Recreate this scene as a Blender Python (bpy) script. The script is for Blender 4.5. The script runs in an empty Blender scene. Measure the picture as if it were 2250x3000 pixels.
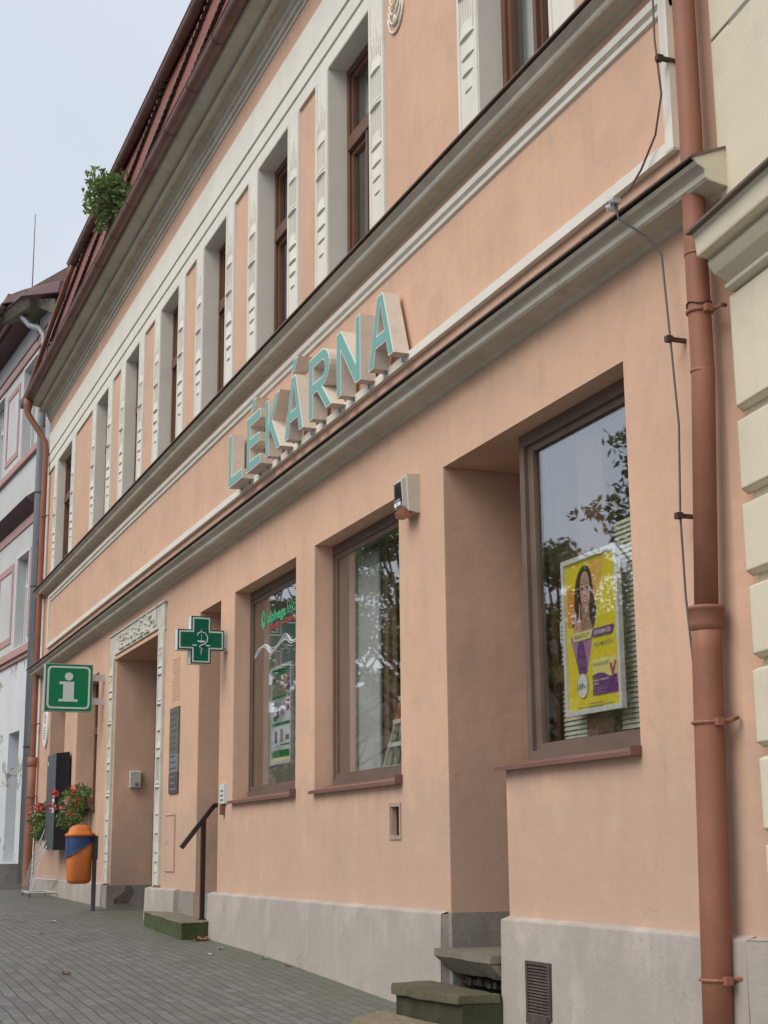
import bpy, bmesh, math, random
from mathutils import Vector, Matrix
from mathutils.geometry import tessellate_polygon
random.seed(7)
sc = bpy.context.scene
COL = sc.collection
rad = math.radians

# ------------------------------------------------------------------ camera
cd = bpy.data.cameras.new("camera"); cam = bpy.data.objects.new("camera", cd); COL.objects.link(cam)
cam.matrix_world = Matrix(((0.36527975, 0.21021798, 0.90685121, 0.0),
                           (0.93085492, -0.07313529, -0.35799489, -4.5),
                           (-0.00893413, 0.97491519, -0.22239728, 1.5),
                           (0, 0, 0, 1)))
cd.sensor_fit = 'HORIZONTAL'; cd.sensor_width = 36.0; cd.lens = 4357.0 / 2250.0 * 36.0
cd.clip_start = 0.05; cd.clip_end = 2000
sc.camera = cam

# ------------------------------------------------------------------ world, sun, exposure
SUN_EL, SUN_AZ = rad(46), rad(165)      # azimuth measured clockwise from +Y; the street side is -Y
wd = bpy.data.worlds.new("World"); sc.world = wd; wd.use_nodes = True
nt = wd.node_tree; nt.nodes.clear()
wo = nt.nodes.new("ShaderNodeOutputWorld"); bg = nt.nodes.new("ShaderNodeBackground")
sky = nt.nodes.new("ShaderNodeTexSky"); sky.sky_type = 'NISHITA'; sky.sun_disc = False
sky.sun_elevation = SUN_EL; sky.sun_rotation = SUN_AZ
sky.air_density = 1.0; sky.dust_density = 3.0; sky.ozone_density = 1.0
mixw = nt.nodes.new("ShaderNodeMix"); mixw.data_type = 'RGBA'; mixw.inputs['Factor'].default_value = 0.93
nt.links.new(sky.outputs[0], mixw.inputs[6])
tcw = nt.nodes.new("ShaderNodeTexCoord"); nzw = nt.nodes.new("ShaderNodeTexNoise")
nzw.inputs['Scale'].default_value = 2.2; nzw.inputs['Detail'].default_value = 5; nzw.inputs['Roughness'].default_value = 0.45
nt.links.new(tcw.outputs['Generated'], nzw.inputs['Vector'])
rw = nt.nodes.new("ShaderNodeValToRGB"); nt.links.new(nzw.outputs['Fac'], rw.inputs[0])
rw.color_ramp.elements[0].position = 0.3; rw.color_ramp.elements[0].color = (4.15, 4.6, 5.3, 1)
rw.color_ramp.elements[1].position = 0.7; rw.color_ramp.elements[1].color = (5.45, 5.75, 6.2, 1)
nt.links.new(rw.outputs[0], mixw.inputs[7])
nt.links.new(mixw.outputs[2], bg.inputs[0]); bg.inputs[1].default_value = 0.1
nt.links.new(bg.outputs[0], wo.inputs[0])
sd = bpy.data.lights.new("sun", 'SUN'); sd.energy = 1.5; sd.angle = rad(45); sd.color = (1.0, 0.92, 0.82)
so = bpy.data.objects.new("sun", sd); COL.objects.link(so)
sdir = Vector((math.sin(SUN_AZ) * math.cos(SUN_EL), math.cos(SUN_AZ) * math.cos(SUN_EL), math.sin(SUN_EL)))
so.rotation_euler = sdir.to_track_quat('Z', 'Y').to_euler(); so.location = sdir * 30
sc.view_settings.view_transform = 'Standard'; sc.view_settings.look = 'None'
sc.view_settings.exposure = 0.62; sc.view_settings.gamma = 1.0
sc.view_settings.use_curve_mapping = False

# ------------------------------------------------------------------ materials
def newmat(name):
    m = bpy.data.materials.new(name); m.use_nodes = True
    n = m.node_tree; return m, n, n.nodes["Principled BSDF"]
def N(n, t, **kw):
    x = n.nodes.new(t)
    for k, v in kw.items(): x.inputs[k.replace('_', ' ')].default_value = v
    return x
def coords(n, scale=(1, 1, 1)):
    tc = n.nodes.new("ShaderNodeTexCoord"); mp = n.nodes.new("ShaderNodeMapping")
    mp.inputs['Scale'].default_value = scale; n.links.new(tc.outputs['Object'], mp.inputs['Vector']); return mp.outputs[0]
def mixc(n, fac, a, b, blend='MIX'):
    x = n.nodes.new("ShaderNodeMix"); x.data_type = 'RGBA'; x.blend_type = blend
    for s, v in ((0, fac), (6, a), (7, b)):
        if hasattr(v, 'links'): n.links.new(v, x.inputs[s])
        elif s == 0: x.inputs[0].default_value = v
        else: x.inputs[s].default_value = (*v, 1) if len(v) == 3 else v
    return x.outputs[2]
def ramp(n, src, p0, p1, c0=(0, 0, 0), c1=(1, 1, 1)):
    r = n.nodes.new("ShaderNodeValToRGB"); n.links.new(src, r.inputs[0])
    r.color_ramp.elements[0].position = p0; r.color_ramp.elements[1].position = p1
    r.color_ramp.elements[0].color = (*c0, 1); r.color_ramp.elements[1].color = (*c1, 1); return r.outputs[0]
def noise(n, scale, vec, detail=4, rough=0.55):
    x = N(n, "ShaderNodeTexNoise", Scale=scale, Detail=detail, Roughness=rough); n.links.new(vec, x.inputs['Vector']); return x.outputs['Fac']
def sc3(c, k): return tuple(min(1, v * k) for v in c)
def surf(name, c, rough=0.85, var=0.08, stain=None, stain_amt=0.3, scale=1.3, fine=60, bump=0.3, bdist=0.004,
         metal=0.0, bevel=0.0, streak=0.0, spec=0.3, lump=0.0):
    m, n, b = newmat(name); v = coords(n)
    big = noise(n, scale, v, 5, 0.6)
    col = mixc(n, ramp(n, big, 0.3, 0.7), sc3(c, 1 - var), sc3(c, 1 + var))
    fn = noise(n, fine, v, 3, 0.6)
    col = mixc(n, ramp(n, fn, 0.35, 0.65), col, mixc(n, 1.0, col, (1 - var * 0.7,) * 3, 'MULTIPLY'))
    if stain is not None:
        s1 = noise(n, scale * 2.3, v, 8, 0.7)
        col = mixc(n, ramp(n, s1, 0.52, 0.75, (0, 0, 0), (stain_amt,) * 3), col, stain)
    if streak > 0:
        s2 = noise(n, 1.0, coords(n, (9, 9, 0.5)), 5, 0.6)
        col = mixc(n, ramp(n, s2, 0.5, 0.8, (0, 0, 0), (streak,) * 3), col, sc3(c, 0.55))
    n.links.new(col, b.inputs['Base Color'])
    b.inputs['Roughness'].default_value = rough; b.inputs['Metallic'].default_value = metal
    b.inputs['Specular IOR Level'].default_value = spec
    last = None
    if bevel > 0:
        bv = n.nodes.new("ShaderNodeBevel"); bv.samples = 4; bv.inputs['Radius'].default_value = bevel; last = bv.outputs[0]
    if bump > 0:
        bp = N(n, "ShaderNodeBump", Strength=bump, Distance=bdist); n.links.new(fn, bp.inputs['Height'])
        if last: n.links.new(last, bp.inputs['Normal'])
        last = bp.outputs[0]
    if lump > 0:
        b2 = N(n, "ShaderNodeBump", Strength=0.6, Distance=lump); n.links.new(noise(n, 2.6, v, 3, 0.5), b2.inputs['Height'])
        n.links.new(last, b2.inputs['Normal']); last = b2.outputs[0]
    if last: n.links.new(last, b.inputs['Normal'])
    return m
def plain(name, c, rough=0.5, metal=0.0, spec=0.5, coat=0.0):
    m, n, b = newmat(name); b.inputs['Base Color'].default_value = (*c, 1)
    b.inputs['Roughness'].default_value = rough; b.inputs['Metallic'].default_value = metal
    b.inputs['Specular IOR Level'].default_value = spec; b.inputs['Coat Weight'].default_value = coat
    return m
def glassmat(name, lo, hi, tint=(0.965, 0.98, 0.975)):
    m = bpy.data.materials.new(name); m.use_nodes = True; n = m.node_tree; n.nodes.clear()
    o = n.nodes.new("ShaderNodeOutputMaterial"); t = n.nodes.new("ShaderNodeBsdfTransparent"); g = n.nodes.new("ShaderNodeBsdfAnisotropic")
    t.inputs[0].default_value = (*tint, 1); g.inputs['Roughness'].default_value = 0.012; g.inputs[0].default_value = (0.95, 0.97, 1, 1)
    lw = n.nodes.new("ShaderNodeLayerWeight"); lw.inputs[0].default_value = 0.5
    pw = n.nodes.new("ShaderNodeMath"); pw.operation = 'POWER'; pw.inputs[1].default_value = 2.0; n.links.new(lw.outputs['Facing'], pw.inputs[0])
    mr = n.nodes.new("ShaderNodeMapRange"); mr.inputs[3].default_value = lo; mr.inputs[4].default_value = hi
    n.links.new(pw.outputs[0], mr.inputs[0])
    bp = N(n, "ShaderNodeBump", Strength=0.05, Distance=0.01)
    n.links.new(noise(n, 1.7, coords(n), 2, 0.4), bp.inputs['Height']); n.links.new(bp.outputs[0], g.inputs['Normal'])
    x = n.nodes.new("ShaderNodeMixShader"); n.links.new(mr.outputs[0], x.inputs[0]); n.links.new(t.outputs[0], x.inputs[1]); n.links.new(g.outputs[0], x.inputs[2])
    n.links.new(x.outputs[0], o.inputs[0]); return m

M = {}
PINK = (0.67, 0.434, 0.308)
def weather(m, z0, z1, dirt, amt, lo=.42, hi=.62, trowel=True, soot=None):
    n = m.node_tree; b = n.nodes['Principled BSDF']; tc = n.nodes.new("ShaderNodeTexCoord"); v = tc.outputs['Object']
    col = b.inputs['Base Color'].links[0].from_socket
    sx = n.nodes.new("ShaderNodeSeparateXYZ"); n.links.new(v, sx.inputs[0])
    mr = n.nodes.new("ShaderNodeMapRange"); mr.inputs[1].default_value = z0; mr.inputs[2].default_value = z1; mr.inputs[3].default_value = 0.28; mr.inputs[4].default_value = 0.0
    n.links.new(sx.outputs['Z'], mr.inputs[0])
    ad = n.nodes.new("ShaderNodeMath"); ad.operation = 'ADD'; n.links.new(mr.outputs[0], ad.inputs[0]); n.links.new(noise(n, 3.0, coords(n, (1, 1, .6)), 7, .65), ad.inputs[1])
    col = mixc(n, ramp(n, ad.outputs[0], lo + .1, hi + .12, (0, 0, 0), (amt,) * 3), col, dirt)
    # hairline cracks and rubbed patches
    vo = n.nodes.new("ShaderNodeTexVoronoi"); vo.feature = 'DISTANCE_TO_EDGE'; vo.inputs['Scale'].default_value = 0.55
    wv = n.nodes.new("ShaderNodeVectorMath"); wv.operation = 'MULTIPLY_ADD'; nz = N(n, "ShaderNodeTexNoise", Scale=3.0, Detail=6); n.links.new(v, nz.inputs['Vector'])
    n.links.new(nz.outputs['Color'], wv.inputs[0]); wv.inputs[1].default_value = (.5, .5, .5); n.links.new(v, wv.inputs[2]); n.links.new(wv.outputs[0], vo.inputs['Vector'])
    ck = ramp(n, vo.outputs['Distance'], 0.0, 0.0035, (1, 1, 1), (0, 0, 0)); gate = ramp(n, noise(n, .8, v, 3, .5), .52, .60, (0, 0, 0), (.24, .24, .24))
    col = mixc(n, mixc(n, 1.0, ck, gate, 'MULTIPLY'), col, sc3(dirt, .6))
    sp = noise(n, 5.5, coords(n, (1, 1, .45)), 6, .6)
    col = mixc(n, ramp(n, sp, .66, .74, (0, 0, 0), (.22, .22, .22)), col, dirt)
    n.links.new(col, b.inputs['Base Color'])
    if trowel:
        old = b.inputs['Normal'].links[0].from_socket; bp = N(n, "ShaderNodeBump", Strength=0.35, Distance=0.008)
        n.links.new(noise(n, 9, coords(n, (1, 1, 1.8)), 5, .55), bp.inputs['Height']); n.links.new(old, bp.inputs['Normal']); n.links.new(bp.outputs[0], b.inputs['Normal'])
    return m
M['pink'] = weather(surf('salmon_stucco', PINK, 0.92, 0.08, (0.44, 0.28, 0.20), 0.40, 0.7, 70, 0.35, 0.004, bevel=0.012, streak=0.2, lump=0.014), 1.05, 1.75, (0.45, 0.33, 0.26), .55)
M['white'] = surf('white_plaster', (0.76, 0.735, 0.66), 0.9, 0.05, (0.42, 0.41, 0.37), 0.25, 1.6, 55, 0.3, 0.003, bevel=0.006, streak=0.12)
M['cornice'] = surf('grey_cornice_plaster', (0.54, 0.505, 0.425), 0.9, 0.10, (0.27, 0.25, 0.20), 0.5, 1.5, 40, 0.35, 0.004, streak=0.25)
M['plinth'] = surf('grey_plinth_render', (0.52, 0.465, 0.425), 0.9, 0.10, (0.32, 0.29, 0.25), 0.5, 1.4, 45, 0.5, 0.005, bevel=0.015, streak=0.2, lump=0.015)
M['plinth'] = weather(M['plinth'], .2, .9, (0.31, 0.28, 0.245), .55, .40, .62)
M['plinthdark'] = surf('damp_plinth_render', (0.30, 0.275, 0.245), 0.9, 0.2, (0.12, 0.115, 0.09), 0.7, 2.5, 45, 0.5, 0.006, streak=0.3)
M['cream'] = surf('cream_stucco', (0.70, 0.645, 0.50), 0.92, 0.06, (0.40, 0.36, 0.27), 0.3, 0.9, 50, 0.35, 0.004, bevel=0.02, streak=0.10, lump=0.012)
M['flash'] = surf('brown_tin', (0.16, 0.115, 0.10), 0.6, 0.2, (0.2, 0.12, 0.08), 0.4, 3, 40, 0.1, 0.002, spec=0.4)
M['sill'] = surf('red_brown_sill_tin', (0.195, 0.098, 0.08), 0.55, 0.12, (0.16, 0.08, 0.07), 0.4, 4, 40, 0.1, 0.002)
M['pipe'] = surf('terracotta_painted_pipe', (0.315, 0.135, 0.085), 0.55, 0.14, (0.27, 0.15, 0.11), 0.6, 2.2, 90, 0.3, 0.002, spec=0.35, streak=0.35, lump=0.006)
M['gutter'] = surf('weathered_red_gutter', (0.205, 0.105, 0.085), 0.5, 0.2, (0.25, 0.17, 0.11), 0.6, 3, 50, 0.15, 0.002, spec=0.4)
M['roofred'] = surf('red_roof_tin', (0.27, 0.085, 0.065), 0.6, 0.15, (0.14, 0.07, 0.06), 0.5, 3, 50, 0.15, 0.002)
M['tile'] = surf('dark_roof_tile', (0.10, 0.06, 0.05), 0.85, 0.35, (0.17, 0.14, 0.10), 0.6, 8, 50, 0.4, 0.004)
M['tilelight'] = surf('weathered_grey_tile', (0.24, 0.19, 0.18), 0.8, 0.3, (0.12, 0.09, 0.08), 0.6, 8, 50, 0.3, 0.003)
M['woodgrey'] = surf('grey_brown_window_wood', (0.165, 0.115, 0.09), 0.6, 0.15, (0.17, 0.13, 0.11), 0.4, 3, 80, 0.2, 0.002)
M['wood'] = surf('brown_window_wood', (0.16, 0.082, 0.052), 0.5, 0.15, (0.10, 0.045, 0.03), 0.4, 3, 80, 0.15, 0.002)
M['darkwood'] = surf('dark_door_wood', (0.085, 0.04, 0.025), 0.55, 0.2, None, 0, 3, 60, 0.2, 0.002)
M['glass'] = glassmat('shop_glass', 0.17, 0.46, (0.985, 0.99, 0.985))
M['glassup'] = glassmat('upper_glass', 0.03, 0.32)
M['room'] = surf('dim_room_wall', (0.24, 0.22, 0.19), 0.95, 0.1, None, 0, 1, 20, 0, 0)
M['reveal'] = surf('beige_inner_reveal', (0.62, 0.56, 0.50), 0.9, 0.06, None, 0, 1, 20, 0.1, 0.002)
M['panelgrey'] = surf('pale_grey_screen', (0.66, 0.69, 0.67), 0.8, 0.05, None, 0, 1, 20, 0.05, 0.002)
M['curtain'] = surf('grey_net_curtain', (0.55, 0.56, 0.56), 0.9, 0.08, None, 0, 2, 90, 0.2, 0.003)
M['curtaindark'] = surf('brown_curtain', (0.24, 0.16, 0.10), 0.9, 0.15, None, 0, 2, 90, 0.2, 0.003)
M['blind'] = surf('olive_blind_slats', (0.78, 0.78, 0.62), 0.6, 0.06, None, 0, 2, 60, 0.05, 0.002)
M['teal'] = plain('teal_letter_face', (0.115, 0.36, 0.315), 0.35)
M['tealrim'] = plain('white_letter_rim', (0.80, 0.84, 0.80), 0.4)
M['letterside'] = surf('beige_letter_side', (0.72, 0.65, 0.56), 0.6, 0.06, (0.30, 0.27, 0.22), 0.4, 3, 30, 0.1, 0.002)
M['green'] = plain('sign_green', (0.0, 0.20, 0.075), 0.3)
M['green2'] = plain('cross_green', (0.0, 0.125, 0.065), 0.25)
M['darkgreen'] = plain('dark_green_edge', (0.008, 0.05, 0.03), 0.4)
M['signwhite'] = plain('sign_white', (0.62, 0.70, 0.68), 0.35)
M['offwhite'] = surf('off_white_casing', (0.55, 0.53, 0.46), 0.5, 0.05, (0.34, 0.32, 0.27), 0.3, 5, 40, 0.05, 0.001)
M['alu'] = plain('aluminium', (0.62, 0.64, 0.66), 0.35, 0.6)
M['steel'] = plain('galvanised_wire', (0.62, 0.64, 0.66), 0.4, 0.3)
M['posteryellow'] = surf('print_yellow', (0.86, 0.72, 0.03), 0.5, 0.03, (0.90, 0.84, 0.30), 0.7, 2.2, 60, 0, 0)
M['paleyellow'] = plain('print_pale_yellow', (0.88, 0.82, 0.30), 0.5)
M['orange'] = plain('print_orange', (0.80, 0.33, 0.04), 0.5)
M['lightorange'] = plain('print_light_orange', (0.85, 0.50, 0.10), 0.5)
M['purple'] = plain('print_purple', (0.16, 0.03, 0.22), 0.5)
M['lilac'] = plain('print_lilac', (0.45, 0.22, 0.46), 0.5)
M['magenta'] = plain('print_magenta', (0.45, 0.03, 0.16), 0.5)
M['hair'] = surf('print_dark_hair', (0.045, 0.026, 0.02), 0.5, 0.6, (0.012, 0.008, 0.007), 0.9, 16, 60, 0, 0)
M['skin'] = surf('print_skin', (0.66, 0.42, 0.31), 0.5, 0.12, (0.46, 0.25, 0.17), 0.6, 9, 60, 0, 0)
M['skind'] = plain('print_skin_dark', (0.42, 0.23, 0.15), 0.5)
M['white2'] = plain('print_white', (0.82, 0.84, 0.86), 0.5)
M['ink'] = plain('print_ink', (0.03, 0.03, 0.03), 0.5)
M['greytext'] = plain('print_grey', (0.30, 0.28, 0.18), 0.5)
M['printgreen'] = plain('print_green', (0.02, 0.22, 0.07), 0.5)
M['printblue'] = plain('print_blue', (0.08, 0.09, 0.22), 0.5)
M['stickergreen'] = plain('sticker_green', (0.05, 0.42, 0.20), 0.5)
M['stickerred'] = plain('sticker_red', (0.40, 0.05, 0.03), 0.5)
M['black'] = plain('black_cabinet', (0.012, 0.014, 0.022), 0.45)
M['blackside'] = plain('slate_cabinet_side', (0.06, 0.07, 0.08), 0.4)
M['railbrown'] = plain('dark_brown_rail', (0.045, 0.022, 0.018), 0.4)
M['postgrey'] = plain('grey_post', (0.11, 0.115, 0.12), 0.5, 0.4)
M['binorange'] = surf('orange_bin_plastic', (0.62, 0.18, 0.045), 0.55, 0.08, (0.34, 0.13, 0.06), 0.45, 3, 30, 0.05, 0.001)
M['bag'] = plain('blue_bin_bag', (0.03, 0.065, 0.18), 0.35)
M['cable'] = plain('grey_cable', (0.13, 0.12, 0.115), 0.6, 0.3)
M['clip'] = plain('rusty_clip', (0.06, 0.035, 0.028), 0.7)
M['plaqueA'] = surf('bronze_plaque', (0.13, 0.13, 0.10), 0.4, 0.1, None, 0, 3, 30, 0, 0)
M['plaqueB'] = plain('grey_plaque', (0.17, 0.175, 0.19), 0.35)
M['plaqueC'] = plain('dark_plaque', (0.075, 0.055, 0.05), 0.35)
M['step'] = surf('sandstone_step', (0.20, 0.18, 0.14), 0.9, 0.2, (0.07, 0.07, 0.045), 0.9, 3, 50, 0.5, 0.006, bevel=0.012)
M['mossstep'] = surf('mossy_step', (0.050, 0.052, 0.030), 0.95, 0.3, (0.10, 0.095, 0.07), 0.5, 3, 60, 0.6, 0.006, bevel=0.012)
M['rubble'] = surf('dark_rubble', (0.07, 0.055, 0.045), 0.95, 0.5, (0.2, 0.19, 0.17), 0.7, 14, 60, 0.8, 0.02)
M['brokenrender'] = surf('exposed_brown_render', (0.19, 0.15, 0.125), 0.95, 0.3, (0.10, 0.08, 0.065), 0.6, 9, 40, 0.6, 0.01)
M['bluewall'] = None
M['leaf'] = None

def leafmat(name, dark, light):
    m, n, b = newmat(name); v = coords(n)
    oi = noise(n, 3.0, v, 2, 0.5); o2 = noise(n, 25.0, v, 1, 0.5)
    col = mixc(n, ramp(n, oi, 0.35, 0.65), dark, light)
    col = mixc(n, ramp(n, o2, 0.3, 0.7), col, mixc(n, 1.0, col, (1.35, 1.3, 1.0), 'MULTIPLY'))
    n.links.new(col, b.inputs['Base Color']); b.inputs['Roughness'].default_value = 0.55
    tr = n.nodes.new("ShaderNodeBsdfTranslucent"); n.links.new(col, tr.inputs[0])
    x = n.nodes.new("ShaderNodeMixShader"); x.inputs[0].default_value = 0.35
    n.links.new(b.outputs[0], x.inputs[1]); n.links.new(tr.outputs[0], x.inputs[2])
    n.links.new(x.outputs[0], n.nodes["Material Output"].inputs[0]); return m
M['leaf'] = leafmat('leaf_green', (0.06, 0.095, 0.035), (0.13, 0.17, 0.06))
M['leafbush'] = leafmat('bush_leaf', (0.06, 0.12, 0.04), (0.18, 0.26, 0.09))
M['bark'] = surf('bark', (0.09, 0.065, 0.045), 0.9, 0.3, None, 0, 6, 30, 0.6, 0.02)
M['redpetal'] = plain('red_petal', (0.55, 0.06, 0.03), 0.6)
M['pinkpetal'] = plain('pink_petal', (0.55, 0.25, 0.26), 0.6)
M['dryleaf'] = plain('dry_leaf', (0.24, 0.10, 0.05), 0.8)
M['paleleaf'] = plain('pale_dry_leaf', (0.52, 0.50, 0.42), 0.8)
M['slot'] = plain('dark_slot', (0.02, 0.017, 0.015), 0.8)
M['grille'] = surf('rusty_grille', (0.10, 0.075, 0.065), 0.6, 0.3, None, 0, 8, 60, 0.1, 0.001)
M['bluepipe'] = surf('blue_grey_zinc_pipe', (0.32, 0.345, 0.37), 0.5, 0.1, None, 0, 3, 40, 0.05, 0.001, metal=0.3)
M['pinktrim'] = surf('dusty_pink_trim', (0.50, 0.32, 0.30), 0.9, 0.1, (0.3, 0.16, 0.15), 0.4, 3, 40, 0.2, 0.003)
M['browneave'] = surf('brown_eave_boards', (0.16, 0.10, 0.10), 0.8, 0.15, None, 0, 3, 40, 0.2, 0.003)
M['rotten'] = surf('crumbling_eave_plaster', (0.24, 0.215, 0.165), 0.9, 0.35, (0.08, 0.07, 0.05), 0.8, 3, 20, 0.6, 0.02)
M['whitetrim'] = surf('pale_trim', (0.64, 0.65, 0.66), 0.9, 0.05, None, 0, 2, 40, 0.1, 0.002)
M['whitewin'] = plain('white_window_frame', (0.66, 0.68, 0.66), 0.5)
M['greyreveal'] = surf('grey_reveal', (0.33, 0.35, 0.36), 0.9, 0.08, None, 0, 3, 40, 0.1, 0.002)

def peeling():
    m, n, b = newmat('peeling_pale_blue_plaster'); v = coords(n)
    c = mixc(n, ramp(n, noise(n, 0.9, v, 5, 0.6), 0.35, 0.65), (0.60, 0.63, 0.67), (0.70, 0.73, 0.76))
    f = noise(n, 1.1, v, 9, 0.68)
    patch = ramp(n, f, 0.57, 0.585)
    c = mixc(n, patch, c, (0.33, 0.31, 0.28))
    edge = mixc(n, 1.0, ramp(n, f, 0.555, 0.57), ramp(n, f, 0.57, 0.585, (1, 1, 1), (0, 0, 0)), 'MULTIPLY')
    c = mixc(n, edge, c, (0.68, 0.70, 0.70))
    cr = noise(n, 6.0, coords(n, (1, 1, 0.35)), 8, 0.8)
    c = mixc(n, ramp(n, cr, 0.66, 0.69, (0, 0, 0), (0.6, 0.6, 0.6)), c, (0.18, 0.15, 0.13))
    n.links.new(c, b.inputs['Base Color']); b.inputs['Roughness'].default_value = 0.9
    bp = N(n, "ShaderNodeBump", Strength=0.6, Distance=0.012); n.links.new(f, bp.inputs['Height']); n.links.new(bp.outputs[0], b.inputs['Normal'])
    return m
M['peel'] = peeling()
M['bluewall'] = surf('pale_blue_grey_plaster', (0.59, 0.60, 0.61), 0.9, 0.07, (0.36, 0.36, 0.36), 0.4, 1.1, 40, 0.3, 0.004, streak=0.25)

def paving():
    m, n, b = newmat('grey_block_paving'); tc = n.nodes.new("ShaderNodeTexCoord")
    v0 = tc.outputs['Object']
    wn = N(n, "ShaderNodeTexNoise", Scale=1.3, Detail=2); n.links.new(v0, wn.inputs['Vector'])
    sub = n.nodes.new("ShaderNodeVectorMath"); sub.operation = 'MULTIPLY_ADD'
    n.links.new(wn.outputs['Color'], sub.inputs[0]); sub.inputs[1].default_value = (0.07, 0.05, 0); n.links.new(v0, sub.inputs[2])
    br = n.nodes.new("ShaderNodeTexBrick"); n.links.new(sub.outputs[0], br.inputs['Vector'])
    br.inputs['Scale'].default_value = 1.0; br.inputs['Brick Width'].default_value = 0.2; br.inputs['Row Height'].default_value = 0.1
    br.inputs['Mortar Size'].default_value = 0.006; br.inputs['Mortar Smooth'].default_value = 0.35; br.inputs['Bias'].default_value = 0.0
    br.inputs['Color1'].default_value = (0.14, 0.14, 0.135, 1); br.inputs['Color2'].default_value = (0.20, 0.20, 0.193, 1)
    br.inputs['Mortar'].default_value = (0.07, 0.07, 0.06, 1)
    c = br.outputs['Color']
    c = mixc(n, ramp(n, noise(n, 0.7, v0, 5, 0.6), 0.35, 0.7, (0, 0, 0), (0.5, 0.5, 0.5)), c, mixc(n, 1.0, c, (0.72, 0.74, 0.72), 'MULTIPLY'))
    # moss: thick in the strip along the wall, patches elsewhere
    sx = n.nodes.new("ShaderNodeSeparateXYZ"); n.links.new(v0, sx.inputs[0])
    mr = n.nodes.new("ShaderNodeMapRange"); mr.inputs[1].default_value = -1.1; mr.inputs[2].default_value = -0.1
    n.links.new(sx.outputs['Y'], mr.inputs[0])
    mn = noise(n, 2.2, v0, 6, 0.65)
    ad = n.nodes.new("ShaderNodeMath"); ad.operation = 'MULTIPLY_ADD'; n.links.new(mr.outputs[0], ad.inputs[0]); ad.inputs[1].default_value = 0.30
    n.links.new(mn, ad.inputs[2])
    c = mixc(n, ramp(n, ad.outputs[0], 0.50, 0.78, (0, 0, 0), (0.65, 0.65, 0.65)), c, (0.12, 0.13, 0.085))
    c = mixc(n, ramp(n, noise(n, 35, v0, 3, 0.6), 0.35, 0.7, (0, 0, 0), (0.35, 0.35, 0.35)), c, mixc(n, 1.0, c, (0.6, 0.6, 0.6), 'MULTIPLY'))
    n.links.new(c, b.inputs['Base Color']); b.inputs['Roughness'].default_value = 0.62; b.inputs['Specular IOR Level'].default_value = 0.45
    b1 = N(n, "ShaderNodeBump", Strength=0.9, Distance=0.006); b1.invert = True; n.links.new(br.outputs['Fac'], b1.inputs['Height'])
    b2 = N(n, "ShaderNodeBump", Strength=0.5, Distance=0.003); n.links.new(noise(n, 60, v0, 3, 0.6), b2.inputs['Height']); n.links.new(b1.outputs[0], b2.inputs['Normal'])
    b3 = N(n, "ShaderNodeBump", Strength=0.5, Distance=0.02); n.links.new(noise(n, 3.5, v0, 2, 0.5), b3.inputs['Height']); n.links.new(b2.outputs[0], b3.inputs['Normal'])
    n.links.new(b3.outputs[0], b.inputs['Normal']); return m
M['paving'] = paving()
M['asphalt'] = surf('asphalt', (0.055, 0.055, 0.055), 0.9, 0.15, None, 0, 2, 60, 0.4, 0.004)

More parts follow.
